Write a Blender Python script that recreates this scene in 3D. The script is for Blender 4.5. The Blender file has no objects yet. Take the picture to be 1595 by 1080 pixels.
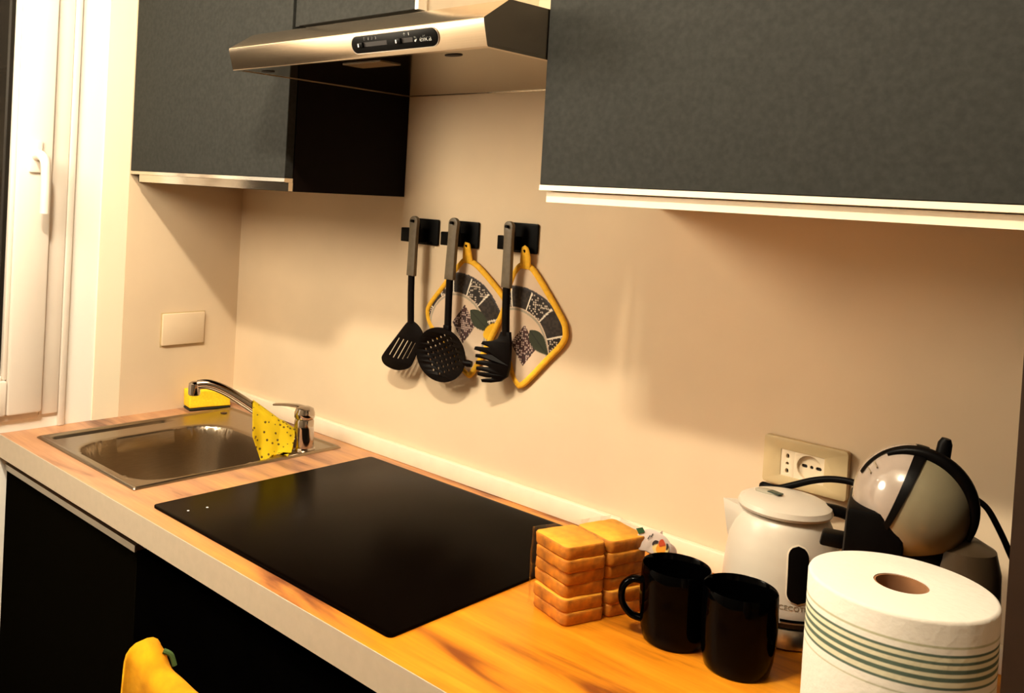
import bpy, bmesh, math, random
from math import sin, cos, pi, radians, sqrt, atan2
from mathutils import Vector, Matrix, noise

random.seed(7)
SC = bpy.context.scene
COL = SC.collection
H = 0.9            # worktop height above the floor; all coordinates below are relative to the worktop top

# ------------------------------------------------------------------ camera
cam_d = bpy.data.cameras.new('camera'); cam = bpy.data.objects.new('camera', cam_d); COL.objects.link(cam)
yaw, pitch, roll = 0.7933, -0.0241, 0.0543
cyw, syw, cp, sp = cos(yaw), sin(yaw), cos(pitch), sin(pitch)
F = Vector((-syw*cp, cyw*cp, sp)); R = Vector((cyw, syw, 0)); U = R.cross(F)
R2 = cos(roll)*R + sin(roll)*U; U2 = -sin(roll)*R + cos(roll)*U
cam.matrix_world = Matrix(((R2.x, U2.x, -F.x, 2.0182), (R2.y, U2.y, -F.y, -1.3943), (R2.z, U2.z, -F.z, 0.5753+H), (0, 0, 0, 1)))
cam_d.sensor_fit = 'HORIZONTAL'; cam_d.sensor_width = 36.0
cam_d.lens = 1443.6455/1595*36.0
cam_d.shift_x = (797.5-627.594)/1595
cam_d.shift_y = (330.5433-540)/1595
cam_d.clip_start = 0.02
SC.camera = cam

# ------------------------------------------------------------------ world, lamps, exposure
w = bpy.data.worlds.new('night'); SC.world = w; w.use_nodes = True
w.node_tree.nodes['Background'].inputs[0].default_value = (0.010, 0.012, 0.016, 1)
w.node_tree.nodes['Background'].inputs[1].default_value = 1.0
LAMP_X, LAMP_Y, LAMP_Z = 1.25, -1.27, 1.68
LAMPS = []
for i in (-1, 0, 1):
    ld = bpy.data.lights.new('ceiling_bulb', 'POINT'); ld.energy = 24.0; ld.color = (1.0, 0.86, 0.64)
    ld.shadow_soft_size = 0.03
    lo = bpy.data.objects.new('ceiling_bulb', ld); COL.objects.link(lo)
    lo.location = (LAMP_X+0.075*i, LAMP_Y+0.02*i, LAMP_Z+H)
    LAMPS.append(lo)
# added fill light, not a known lamp; brightens the left of the kitchen
ld = bpy.data.lights.new('fill_light', 'POINT'); ld.energy = 26.0; ld.color = (1.0, 0.86, 0.64); ld.shadow_soft_size = 0.20
FILL = (0.45, -1.10, 0.90)
lo = bpy.data.objects.new('fill_light', ld); COL.objects.link(lo); lo.location = (FILL[0], FILL[1], FILL[2]+H)
SC.view_settings.view_transform = 'Standard'
SC.view_settings.look = 'None'
SC.view_settings.gamma = 1.0
SC.view_settings.use_curve_mapping = False
SC.view_settings.exposure = 0.95
SC.cycles.use_denoising = True
SC.cycles.max_bounces = 10
SC.cycles.diffuse_bounces = 6
SC.cycles.caustics_reflective = False
SC.cycles.caustics_refractive = False
SC.cycles.sample_clamp_indirect = 6.0

# ------------------------------------------------------------------ materials
def srgb(r, g, b):
    f = lambda c: (c/255/12.92) if c/255 <= 0.04045 else ((c/255+0.055)/1.055)**2.4
    return (f(r), f(g), f(b), 1)

def new_mat(name):
    m = bpy.data.materials.new(name); m.use_nodes = True
    nt = m.node_tree; b = nt.nodes['Principled BSDF']
    return m, nt, b

def plain(name, col, rough=0.5, metal=0.0, var=0.0, scale=30.0, bump=0.0, coat=0.0, stretch=None, spec=0.5):
    """one base colour with a little procedural mottling and relief"""
    m, nt, b = new_mat(name)
    b.inputs['Base Color'].default_value = col
    b.inputs['Roughness'].default_value = rough
    b.inputs['Metallic'].default_value = metal
    b.inputs['Coat Weight'].default_value = coat
    b.inputs['Specular IOR Level'].default_value = spec
    tc = nt.nodes.new('ShaderNodeTexCoord')
    mp = nt.nodes.new('ShaderNodeMapping'); nt.links.new(tc.outputs['Object'], mp.inputs[0])
    if stretch: mp.inputs['Scale'].default_value = stretch
    nz = nt.nodes.new('ShaderNodeTexNoise'); nz.inputs['Scale'].default_value = scale
    nz.inputs['Detail'].default_value = 5
    nt.links.new(mp.outputs[0], nz.inputs['Vector'])
    if var > 0:
        cr = nt.nodes.new('ShaderNodeValToRGB')
        lo = tuple(c*(1-var) for c in col[:3])+(1,); hi = tuple(min(1, c*(1+var)) for c in col[:3])+(1,)
        cr.color_ramp.elements[0].color = lo; cr.color_ramp.elements[1].color = hi
        cr.color_ramp.elements[0].position = 0.3; cr.color_ramp.elements[1].position = 0.7
        nt.links.new(nz.outputs['Fac'], cr.inputs[0]); nt.links.new(cr.outputs[0], b.inputs['Base Color'])
    if bump > 0:
        bp = nt.nodes.new('ShaderNodeBump'); bp.inputs['Strength'].default_value = bump; bp.inputs['Distance'].default_value = 0.002
        nt.links.new(nz.outputs['Fac'], bp.inputs['Height']); nt.links.new(bp.outputs[0], b.inputs['Normal'])
    return m

def wood_mat(name, cols, scale=(1.2, 14, 14), rough=0.45, light_tone=None):
    m, nt, b = new_mat(name)
    tc = nt.nodes.new('ShaderNodeTexCoord'); mp = nt.nodes.new('ShaderNodeMapping'); mp.inputs['Scale'].default_value = scale
    nt.links.new(tc.outputs['Object'], mp.inputs[0])
    n1 = nt.nodes.new('ShaderNodeTexNoise'); n1.inputs['Scale'].default_value = 2.2; n1.inputs['Detail'].default_value = 8; n1.inputs['Distortion'].default_value = 0.6
    nt.links.new(mp.outputs[0], n1.inputs['Vector'])
    cr = nt.nodes.new('ShaderNodeValToRGB')
    while len(cr.color_ramp.elements) < len(cols): cr.color_ramp.elements.new(0.5)
    for e, (p, c) in zip(cr.color_ramp.elements, cols): e.position = p; e.color = c
    nt.links.new(n1.outputs['Fac'], cr.inputs[0])
    # fine grain
    mp2 = nt.nodes.new('ShaderNodeMapping'); mp2.inputs['Scale'].default_value = (scale[0]*3, scale[1]*9, scale[2]*9)
    nt.links.new(tc.outputs['Object'], mp2.inputs[0])
    n2 = nt.nodes.new('ShaderNodeTexNoise'); n2.inputs['Scale'].default_value = 3; n2.inputs['Detail'].default_value = 4
    nt.links.new(mp2.outputs[0], n2.inputs['Vector'])
    mx = nt.nodes.new('ShaderNodeMix'); mx.data_type = 'RGBA'; mx.blend_type = 'MULTIPLY'; mx.inputs['Factor'].default_value = 0.35
    nt.links.new(cr.outputs[0], mx.inputs[6]); nt.links.new(n2.outputs['Fac'], mx.inputs[7])
    mul = nt.nodes.new('ShaderNodeMix'); mul.data_type = 'RGBA'; mul.blend_type = 'MULTIPLY'; mul.inputs['Factor'].default_value = 1
    mul.inputs[7].default_value = (1.2, 1.2, 1.2, 1)
    nt.links.new(mx.outputs[2], mul.inputs[6])
    nt.links.new(mul.outputs[2], b.inputs['Base Color'])
    if light_tone:  # left-to-right light difference put into the wood colour, duller at low x
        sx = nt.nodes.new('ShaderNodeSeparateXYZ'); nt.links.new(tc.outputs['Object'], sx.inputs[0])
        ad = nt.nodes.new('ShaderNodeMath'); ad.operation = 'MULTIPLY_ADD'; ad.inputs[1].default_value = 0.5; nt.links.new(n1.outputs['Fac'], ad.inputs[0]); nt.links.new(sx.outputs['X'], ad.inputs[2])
        mr = nt.nodes.new('ShaderNodeMapRange'); mr.inputs['From Min'].default_value = light_tone[0]+0.25; mr.inputs['From Max'].default_value = light_tone[1]+0.25; nt.links.new(ad.outputs[0], mr.inputs['Value'])
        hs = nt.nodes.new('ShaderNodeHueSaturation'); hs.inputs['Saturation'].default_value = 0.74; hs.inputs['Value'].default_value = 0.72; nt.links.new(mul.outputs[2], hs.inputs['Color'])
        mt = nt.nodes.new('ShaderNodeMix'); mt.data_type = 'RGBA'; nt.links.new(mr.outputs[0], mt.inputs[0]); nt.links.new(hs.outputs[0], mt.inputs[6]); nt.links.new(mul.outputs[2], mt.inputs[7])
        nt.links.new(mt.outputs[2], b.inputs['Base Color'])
    b.inputs['Roughness'].default_value = rough
    bp = nt.nodes.new('ShaderNodeBump'); bp.inputs['Strength'].default_value = 0.08; bp.inputs['Distance'].default_value = 0.001
    nt.links.new(n2.outputs['Fac'], bp.inputs['Height']); nt.links.new(bp.outputs[0], b.inputs['Normal'])
    return m

def print_mat(name, rough=0.8):
    """flat print carried by the mesh's own colour attribute"""
    m, nt, b = new_mat(name)
    at = nt.nodes.new('ShaderNodeAttribute'); at.attribute_name = 'print'
    nt.links.new(at.outputs['Color'], b.inputs['Base Color'])
    b.inputs['Roughness'].default_value = rough
    tc = nt.nodes.new('ShaderNodeTexCoord'); nz = nt.nodes.new('ShaderNodeTexNoise'); nz.inputs['Scale'].default_value = 900
    nt.links.new(tc.outputs['Object'], nz.inputs['Vector'])
    bp = nt.nodes.new('ShaderNodeBump'); bp.inputs['Strength'].default_value = 0.2; bp.inputs['Distance'].default_value = 0.001
    nt.links.new(nz.outputs['Fac'], bp.inputs['Height']); nt.links.new(bp.outputs[0], b.inputs['Normal'])
    return m

def film_mat(name, opacity=0.12):
    m, nt, b = new_mat(name)
    out = nt.nodes['Material Output']
    tr = nt.nodes.new('ShaderNodeBsdfTransparent'); gl = nt.nodes.new('ShaderNodeBsdfGlossy'); gl.inputs['Roughness'].default_value = 0.12
    fr = nt.nodes.new('ShaderNodeFresnel'); fr.inputs['IOR'].default_value = 1.35
    ad = nt.nodes.new('ShaderNodeMath'); ad.operation = 'MULTIPLY_ADD'; ad.inputs[1].default_value = 0.22; ad.inputs[2].default_value = opacity; ad.use_clamp = True
    nt.links.new(fr.outputs[0], ad.inputs[0])
    mx = nt.nodes.new('ShaderNodeMixShader')
    nt.links.new(ad.outputs[0], mx.inputs[0]); nt.links.new(tr.outputs[0], mx.inputs[1]); nt.links.new(gl.outputs[0], mx.inputs[2])
    nt.links.new(mx.outputs[0], out.inputs['Surface'])
    nz = nt.nodes.new('ShaderNodeTexNoise'); nz.inputs['Scale'].default_value = 60
    bp = nt.nodes.new('ShaderNodeBump'); bp.inputs['Strength'].default_value = 0.5; bp.inputs['Distance'].default_value = 0.004
    tc = nt.nodes.new('ShaderNodeTexCoord'); nt.links.new(tc.outputs['Object'], nz.inputs['Vector'])
    nt.links.new(nz.outputs['Fac'], bp.inputs['Height']); nt.links.new(bp.outputs[0], gl.inputs['Normal'])
    nt.nodes.remove(b)
    return m

def steel_mat(name, col, rough, stretch, strength=0.05):
    return plain(name, col, rough, 1.0, var=0.06, scale=12, bump=strength, stretch=stretch)

M = {}
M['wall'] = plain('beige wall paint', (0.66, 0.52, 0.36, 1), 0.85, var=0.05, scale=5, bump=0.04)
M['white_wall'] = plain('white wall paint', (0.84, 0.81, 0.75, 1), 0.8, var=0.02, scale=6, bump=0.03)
M['room'] = plain('room paint', (0.36, 0.31, 0.24, 1), 0.9, var=0.03, scale=4)
M['floor'] = wood_mat('floor oak', [(0.3, (0.16, 0.09, 0.045, 1)), (0.7, (0.30, 0.18, 0.09, 1))], scale=(1.0, 8, 8), rough=0.4)
M['worktop'] = wood_mat('worktop oak', [(0.33, (0.20, 0.045, 0.002, 1)), (0.45, (0.56, 0.185, 0.005, 1)), (0.70, (0.72, 0.28, 0.012, 1))], scale=(1.6, 9, 9), rough=0.42, light_tone=(-0.55, 0.15))
M['cream'] = plain('cream laminate', (0.80, 0.70, 0.55, 1), 0.5, var=0.03, scale=40)
M['pvc'] = plain('white window plastic', (0.72, 0.655, 0.58, 1), 0.4, var=0.02, scale=12)
M['night'] = plain('night pane', (0.012, 0.010, 0.008, 1), 0.06, var=0.1)
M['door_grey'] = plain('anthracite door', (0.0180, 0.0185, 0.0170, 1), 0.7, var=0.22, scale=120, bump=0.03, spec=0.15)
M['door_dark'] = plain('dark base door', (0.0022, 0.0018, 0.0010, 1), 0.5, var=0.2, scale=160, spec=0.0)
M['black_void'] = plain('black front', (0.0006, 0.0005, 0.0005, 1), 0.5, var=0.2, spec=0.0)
M['side_dark'] = plain('dark side panel', (0.0035, 0.0012, 0.001, 1), 0.6, var=0.2, spec=0.08)
M['brown_dark'] = plain('dark brown panel', (0.020, 0.010, 0.005, 1), 0.6, var=0.1, spec=0.2)
M['edge'] = plain('pale edge laminate', (0.45, 0.375, 0.285, 1), 0.55, var=0.04, scale=60)
M['alu'] = steel_mat('aluminium rail', (0.74, 0.67, 0.58, 1), 0.14, (2, 60, 60))
M['alu_dull'] = steel_mat('dull aluminium rail', (0.42, 0.38, 0.33, 1), 0.4, (2, 60, 60))
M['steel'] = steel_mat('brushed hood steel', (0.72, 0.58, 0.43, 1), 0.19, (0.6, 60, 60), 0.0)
M['sink'] = steel_mat('sink steel', (0.34, 0.275, 0.20, 1), 0.28, (40, 3, 40), 0.04)
M['chrome'] = plain('chrome', (0.45, 0.40, 0.36, 1), 0.07, 1.0)
M['glass_black'] = plain('black ceramic glass', (0.0012, 0.0005, 0.0003, 1), 0.26, var=0.1, spec=0.015)
M['white_mark'] = plain('white print', (0.8, 0.8, 0.8, 1), 0.5)
M['plastic_black'] = plain('black plastic', (0.0015, 0.0012, 0.0012, 1), 0.4, var=0.2, scale=60, spec=0.06)
M['nylon'] = plain('black nylon', (0.0020, 0.0008, 0.0006, 1), 0.42, var=0.2, scale=60, spec=0.07)
M['taupe'] = plain('taupe handle', (0.12, 0.09, 0.055, 1), 0.5, var=0.15, scale=80)
M['yellow_trim'] = plain('yellow cotton', (0.82, 0.44, 0.02, 1), 0.85, var=0.12, scale=120, bump=0.2)
M['cotton_back'] = plain('cotton back', (0.62, 0.48, 0.32, 1), 0.9, var=0.05, scale=200, bump=0.1)
M['print'] = print_mat('printed cotton')
M['sponge'] = plain('yellow foam', (0.95, 0.62, 0.012, 1), 0.9, var=0.12, scale=250, bump=0.5)
M['scour'] = plain('green scouring fibre', (0.012, 0.012, 0.004, 1), 0.95, var=0.3, scale=300, bump=0.6)
M['ceramic_black'] = plain('black glaze', (0.0003, 0.0003, 0.0004, 1), 0.07, var=0.2, spec=0.05)
M['kettle'] = plain('white kettle plastic', (0.52, 0.47, 0.40, 1), 0.34, var=0.02, scale=20)
M['kettle_band'] = steel_mat('kettle base steel', (0.62, 0.55, 0.45, 1), 0.3, (20, 20, 3))
M['grey_mark'] = plain('grey lettering', (0.22, 0.17, 0.11, 1), 0.6)
M['green_tab'] = plain('dark green tab', (0.01, 0.035, 0.03, 1), 0.25)
M['clear_tab'] = plain('grey clear tab', (0.32, 0.30, 0.24, 1), 0.15)
M['socket'] = plain('beige socket plastic', (0.52, 0.40, 0.22, 1), 0.5, var=0.03)
M['socket_mod'] = plain('ivory socket insert', (0.74, 0.62, 0.45, 1), 0.45, var=0.02)
M['hole'] = plain('socket hole', (0.006, 0.003, 0.003, 1), 0.7)
M['machine'] = plain('cream machine gloss', (0.17, 0.145, 0.09, 1), 0.18, var=0.03, scale=25, coat=0.3)
M['machine_head'] = plain('pale pearl cover', (0.27, 0.22, 0.185, 1), 0.12, var=0.06, scale=30, coat=0.5)
M['paper'] = plain('tissue paper', (0.60, 0.56, 0.50, 1), 0.95, var=0.02, scale=150, bump=0.3)
M['card'] = plain('cardboard core', (0.22, 0.095, 0.035, 1), 0.85, var=0.12, scale=60)
M['towel'] = plain('yellow towelling', (0.95, 0.46, 0.004, 1), 0.95, var=0.22, scale=35, bump=0.5)
M['green_hem'] = plain('green hem', (0.05, 0.10, 0.02, 1), 0.9)
M['chair'] = plain('dark chair wood', (0.006, 0.004, 0.003, 1), 0.5, var=0.2)
M['film'] = film_mat('clear film', 0.015)
M['white_film'] = plain('white printed film', (0.62, 0.52, 0.47, 1), 0.25, var=0.06, scale=50)
M['logo_green'] = plain('green print', (0.01, 0.06, 0.015, 1), 0.5)
M['logo_red'] = plain('red print', (0.45, 0.05, 0.01, 1), 0.5)
M['logo_orange'] = plain('orange print', (0.80, 0.30, 0.02, 1), 0.5)
M['logo_dark'] = plain('dark print', (0.02, 0.012, 0.012, 1), 0.5)
M['toast'] = plain('toasted crumb', (0.80, 0.36, 0.022, 1), 0.8, var=0.14, scale=70, bump=0.35)
M['crust'] = plain('brown crust', (0.44, 0.145, 0.003, 1), 0.75, var=0.45, scale=55, bump=0.35)

# roll: green printed bands by height (local z measured from the base)
def stripe_mat():
    m, nt, b = new_mat('striped tissue')
    tc = nt.nodes.new('ShaderNodeTexCoord'); sx = nt.nodes.new('ShaderNodeSeparateXYZ'); nt.links.new(tc.outputs['Object'], sx.inputs[0])
    ang = nt.nodes.new('ShaderNodeTexNoise'); ang.inputs['Scale'].default_value = 9; nt.links.new(tc.outputs['Object'], ang.inputs['Vector'])
    wob = nt.nodes.new('ShaderNodeMath'); wob.operation = 'MULTIPLY_ADD'; wob.inputs[1].default_value = 0.002
    nt.links.new(ang.outputs['Fac'], wob.inputs[0]); nt.links.new(sx.outputs['Z'], wob.inputs[2])
    mr = nt.nodes.new('ShaderNodeMapRange'); mr.inputs['From Min'].default_value = 0.196; mr.inputs['From Max'].default_value = 0.246
    nt.links.new(wob.outputs[0], mr.inputs['Value'])
    cr = nt.nodes.new('ShaderNodeValToRGB'); cr.color_ramp.interpolation = 'LINEAR'
    base = (0.60, 0.56, 0.50, 1); mid = (0.34, 0.33, 0.22, 1); dk = (0.055, 0.085, 0.06, 1); pale = (0.52, 0.48, 0.34, 1)
    st = [(0.0, base), (0.05, base), (0.07, mid), (0.10, base), (0.20, base), (0.22, dk), (0.245, dk), (0.265, pale), (0.33, pale), (0.35, dk), (0.40, dk), (0.42, pale),
          (0.46, pale), (0.48, dk), (0.53, dk), (0.55, pale), (0.60, pale), (0.62, dk), (0.65, dk), (0.67, pale), (0.72, pale), (0.74, dk), (0.765, dk), (0.785, base), (0.86, base), (0.88, mid), (0.90, mid), (0.92, base)]
    while len(cr.color_ramp.elements) < len(st): cr.color_ramp.elements.new(0.5)
    for e, (p, c) in zip(cr.color_ramp.elements, st): e.position = p; e.color = c
    nt.links.new(mr.outputs[0], cr.inputs[0]); nt.links.new(cr.outputs[0], b.inputs['Base Color'])
    b.inputs['Roughness'].default_value = 0.95
    nz = nt.nodes.new('ShaderNodeTexNoise'); nz.inputs['Scale'].default_value = 150; nt.links.new(tc.outputs['Object'], nz.inputs['Vector'])
    bp = nt.nodes.new('ShaderNodeBump'); bp.inputs['Strength'].default_value = 0.3; bp.inputs['Distance'].default_value = 0.002
    nt.links.new(nz.outputs['Fac'], bp.inputs['Height']); nt.links.new(bp.outputs[0], b.inputs['Normal'])
    return m
M['stripes'] = stripe_mat()

def dots_mat():
    m, nt, b = new_mat('dotted yellow cloth')
    tc = nt.nodes.new('ShaderNodeTexCoord')
    vo = nt.nodes.new('ShaderNodeTexVoronoi'); vo.inputs['Scale'].default_value = 95
    nt.links.new(tc.outputs['Object'], vo.inputs['Vector'])
    lt = nt.nodes.new('ShaderNodeMath'); lt.operation = 'LESS_THAN'; lt.inputs[1].default_value = 0.24
    nt.links.new(vo.outputs['Distance'], lt.inputs[0])
    mx = nt.nodes.new('ShaderNodeMix'); mx.data_type = 'RGBA'
    mx.inputs[6].default_value = (0.93, 0.70, 0.01, 1); mx.inputs[7].default_value = (0.20, 0.12, 0.012, 1)
    nt.links.new(lt.outputs[0], mx.inputs[0]); nt.links.new(mx.outputs[2], b.inputs['Base Color'])
    b.inputs['Roughness'].default_value = 0.85
    return m
M['dots'] = dots_mat()

# ------------------------------------------------------------------ helpers
def root_of(o):
    while o.parent: o = o.parent
    return o

def smooth(bm, ang=38):
    for f in bm.faces: f.smooth = True
    for e in bm.edges:
        if len(e.link_faces) == 2:
            e.smooth = e.calc_face_angle(0) < radians(ang)

def obj(name, bm, mat, parent=None, local=False, ang=38, recalc=True):
    """link a bmesh (authored in worktop coordinates, or local=True) as one mesh object"""
    if recalc: bmesh.ops.recalc_face_normals(bm, faces=bm.faces[:])
    smooth(bm, ang)
    if parent is not None:
        if not local: bmesh.ops.translate(bm, verts=bm.verts, vec=-(root_of(parent).location - Vector((0, 0, H))))
        loc = Vector((0, 0, 0))
    else:
        xs = [v.co for v in bm.verts]
        c = Vector(((min(v.x for v in xs)+max(v.x for v in xs))/2, (min(v.y for v in xs)+max(v.y for v in xs))/2, min(v.z for v in xs)))
        bmesh.ops.translate(bm, verts=bm.verts, vec=-c)
        loc = c + Vector((0, 0, H))
    me = bpy.data.meshes.new(name); bm.to_mesh(me); bm.free()
    mats = mat if isinstance(mat, (list, tuple)) else [mat]
    for m in mats: me.materials.append(m)
    o = bpy.data.objects.new(name, me); COL.objects.link(o)
    o.parent = parent; o.location = loc
    return o

def thing(name, loc, label, cat, group=None, rz=0.0):
    o = bpy.data.objects.new(name, None); COL.objects.link(o)
    o.empty_display_size = 0.05
    o.location = Vector(loc)+Vector((0, 0, H)); o.rotation_euler.z = rz
    return tag(o, label, cat, group)

def tag(o, label=None, cat=None, group=None, kind=None):
    if label: o['label'] = label
    if cat: o['category'] = cat
    if group: o['group'] = group
    if kind: o['kind'] = kind
    return o

def struct(name, bm, mat, parent=None, label=None):
    o = obj(name, bm, mat, parent)
    if parent is None: o['kind'] = 'structure'
    if label: o['label'] = label
    return o

def box(bm, x0, x1, y0, y1, z0, z1, bev=0.0, seg=2):
    g = bmesh.ops.create_cube(bm, size=1.0)
    vs = g['verts']
    for v in vs:
        v.co = Vector((x0+(v.co.x+.5)*(x1-x0), y0+(v.co.y+.5)*(y1-y0), z0+(v.co.z+.5)*(z1-z0)))
    if bev > 0:
        es = list({e for v in vs for e in v.link_edges})
        bmesh.ops.bevel(bm, geom=es, offset=bev, segments=seg, affect='EDGES', profile=0.5)
    return bm

def B(*a, **k): return box(bmesh.new(), *a, **k)

def prism(bm, poly, a0, a1, fn):
    """extrude a closed 2-D polygon between a0 and a1; fn(p, a) -> Vector"""
    n = len(poly)
    v0 = [bm.verts.new(fn(p, a0)) for p in poly]; v1 = [bm.verts.new(fn(p, a1)) for p in poly]
    bm.faces.new(v0); bm.faces.new(v1[::-1])
    for i in range(n):
        j = (i+1) % n; bm.faces.new((v0[i], v1[i], v1[j], v0[j]))
    return bm

def lathe(bm, prof, c=(0, 0, 0), seg=48, cap0=True, cap1=True, sx=1.0, sy=1.0, off=None):
    rings = []
    for k, (r, z) in enumerate(prof):
        o = off(z) if off else (0, 0)
        rings.append([bm.verts.new((c[0]+o[0]+sx*r*cos(2*pi*i/seg), c[1]+o[1]+sy*r*sin(2*pi*i/seg), c[2]+z)) for i in range(seg)])
    for a, b in zip(rings, rings[1:]):
        for i in range(seg):
            j = (i+1) % seg; bm.faces.new((a[i], a[j], b[j], b[i]))
    if cap0: bm.faces.new(rings[0][::-1])
    if cap1: bm.faces.new(rings[-1])
    return bm

def tube(bm, pts, rad, seg=12, flat=None, up=None):
    """tube along points, rad number or list; flat=(a,b) scales the section in its two directions"""
    pts = [Vector(p) for p in pts]; n = len(pts)
    rads = rad if isinstance(rad, (list, tuple)) else [rad]*n
    t0 = (pts[1]-pts[0]).normalized()
    nrm = Vector(up) if up else (Vector((0, 0, 1)) if abs(t0.z) < 0.9 else Vector((1, 0, 0)))
    rings = []
    for i in range(n):
        t = (pts[min(i+1, n-1)]-pts[max(i-1, 0)]).normalized()
        nrm = (nrm - t*nrm.dot(t)).normalized(); bn = t.cross(nrm)
        fa, fb = flat if flat else (1, 1)
        rings.append([bm.verts.new(pts[i]+rads[i]*(fa*cos(2*pi*k/seg)*nrm+fb*sin(2*pi*k/seg)*bn)) for k in range(seg)])
    for a, b in zip(rings, rings[1:]):
        for k in range(seg):
            j = (k+1) % seg; bm.faces.new((a[k], a[j], b[j], b[k]))
    bm.faces.new(rings[0][::-1]); bm.faces.new(rings[-1])
    return bm

def spline(pts, n=8):
    """Catmull-Rom through points"""
    P = [Vector(p) for p in pts]; out = []
    for i in range(len(P)-1):
        p0 = P[max(i-1, 0)]; p1 = P[i]; p2 = P[i+1]; p3 = P[min(i+2, len(P)-1)]
        for k in range(n):
            t = k/n
            out.append(0.5*((2*p1)+(p2-p0)*t+(2*p0-5*p1+4*p2-p3)*t*t+(3*p1-p0-3*p2+p3)*t**3))
    out.append(P[-1]); return out

def closed_spline(pts, n=6):
    P = [Vector(p) for p in pts]; m = len(P); out = []
    for i in range(m):
        p0, p1, p2, p3 = P[(i-1) % m], P[i], P[(i+1) % m], P[(i+2) % m]
        for k in range(n):
            t = k/n
            out.append(0.5*((2*p1)+(p2-p0)*t+(2*p0-5*p1+4*p2-p3)*t*t+(3*p1-p0-3*p2+p3)*t**3))
    return out

def filled(loops, thick, bevel=0.0):
    """flat plate in the local XY plane with holes, as a bmesh"""
    cu = bpy.data.curves.new('tmp', 'CURVE'); cu.dimensions = '2D'; cu.fill_mode = 'BOTH'
    cu.extrude = thick/2; cu.bevel_depth = bevel; cu.bevel_resolution = 1
    for L in loops:
        s = cu.splines.new('POLY'); s.points.add(len(L)-1); s.use_cyclic_u = True
        for p, q in zip(s.points, L): p.co = (q[0], q[1], 0, 1)
    o = bpy.data.objects.new('tmp', cu); COL.objects.link(o)
    dg = bpy.context.evaluated_depsgraph_get()
    me = bpy.data.meshes.new_from_object(o.evaluated_get(dg))
    bm = bmesh.new(); bm.from_mesh(me)
    bpy.data.meshes.remove(me); bpy.data.objects.remove(o); bpy.data.curves.remove(cu)
    bmesh.ops.remove_doubles(bm, verts=bm.verts, dist=1e-6)
    return bm

def text_bm(s, size, depth=0.0004, space=1.0):
    cu = bpy.data.curves.new('tmp', 'FONT'); cu.body = s; cu.size = size; cu.extrude = depth; cu.align_x = 'CENTER'; cu.align_y = 'CENTER'
    cu.space_character = space; cu.resolution_u = 3
    o = bpy.data.objects.new('tmp', cu); COL.objects.link(o)
    dg = bpy.context.evaluated_depsgraph_get()
    me = bpy.data.meshes.new_from_object(o.evaluated_get(dg))
    bm = bmesh.new(); bm.from_mesh(me)
    bpy.data.meshes.remove(me); bpy.data.objects.remove(o); bpy.data.curves.remove(cu)
    return bm

def xf(bm, fn):
    for v in bm.verts: v.co = fn(v.co.copy())
    return bm

def circle(cx, cy, r, n=16, ry=None):
    ry = ry or r
    return [(cx+r*cos(2*pi*i/n), cy+ry*sin(2*pi*i/n)) for i in range(n)]

def rrect(x0, x1, y0, y1, r, n=5):
    out = []
    for cx, cy, a0 in ((x1-r, y1-r, 0), (x0+r, y1-r, pi/2), (x0+r, y0+r, pi), (x1-r, y0+r, 3*pi/2)):
        for k in range(n+1):
            a = a0+pi/2*k/n; out.append((cx+r*cos(a), cy+r*sin(a)))
    return out

# ------------------------------------------------------------------ the room
ZF, ZC = -H, 1.80
struct('floor', B(-0.02, 4.3, -3.5, 0.02, ZF-0.04, ZF), M['floor'])
struct('ceiling', B(-0.02, 4.3, -3.5, 0.02, ZC, ZC+0.04), plain('ceiling paint', (0.60, 0.56, 0.50, 1), 0.9, var=0.02, scale=4))
struct('wall_back', B(-0.12, 4.3, 0.0, 0.12, ZF, ZC), M['wall'])
struct('wall_right', B(4.3, 4.4, -3.5, 0.12, ZF, ZC), M['room'])
struct('wall_front', B(-0.12, 4.3, -3.6, -3.5, ZF, ZC), M['room'])
# left wall with the window opening (y -1.62 .. -0.47, z 0.04 .. 1.25)
WY0, WY1, WZ0, WZ1 = -1.22, -0.472, 0.03, 1.30
bm = bmesh.new()
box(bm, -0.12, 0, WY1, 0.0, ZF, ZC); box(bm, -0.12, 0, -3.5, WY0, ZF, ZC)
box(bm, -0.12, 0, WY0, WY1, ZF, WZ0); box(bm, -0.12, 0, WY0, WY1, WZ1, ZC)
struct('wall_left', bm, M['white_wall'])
# left wall: beige back to the corner, then a paler ivory strip
struct('wall_area_1', B(0.0, 0.004, -0.322, 0.0, 0.0, 1.42), M['wall'], label='beige area of the left wall under the cabinet')
struct('wall_area_2', B(0.0, 0.003, -0.388, -0.3222, 0.0, 1.42), plain('ivory wall strip', (0.80, 0.72, 0.55, 1), 0.8), label='ivory wall strip beside the window')

# window
wf = bmesh.new()
fw = 0.045
box(wf, -0.07, 0.008, WY1-fw, WY1, WZ0, WZ1, 0.004); box(wf, -0.07, 0.008, WY0, WY0+fw, WZ0, WZ1, 0.004)
box(wf, -0.07, 0.008, WY0+fw, WY1-fw, WZ1-fw, WZ1, 0.004); box(wf, -0.07, 0.008, WY0+fw, WY1-fw, WZ0-0.005, WZ0+0.012, 0.003)
win = struct('window_1', wf, M['pvc'])
sw = 0.078; sy1 = WY1-0.043; sy0 = WY0+0.043; sz0 = WZ0+0.010; sz1 = WZ1-0.04
bm = bmesh.new()
def sash_bar(y0, y1, z0, z1): box(bm, -0.05, 0.022, y0, y1, z0, z1, 0.006)
sash_bar(sy1-sw, sy1, sz0, sz1); sash_bar(sy0, sy0+sw, sz0, sz1)
sash_bar(sy0+sw, sy1-sw, sz0, sz0+sw); sash_bar(sy0+sw, sy1-sw, sz1-sw, sz1)
sash = obj('sash', bm, M['pvc'], win)
bm = bmesh.new()
g = 0.010
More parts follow.
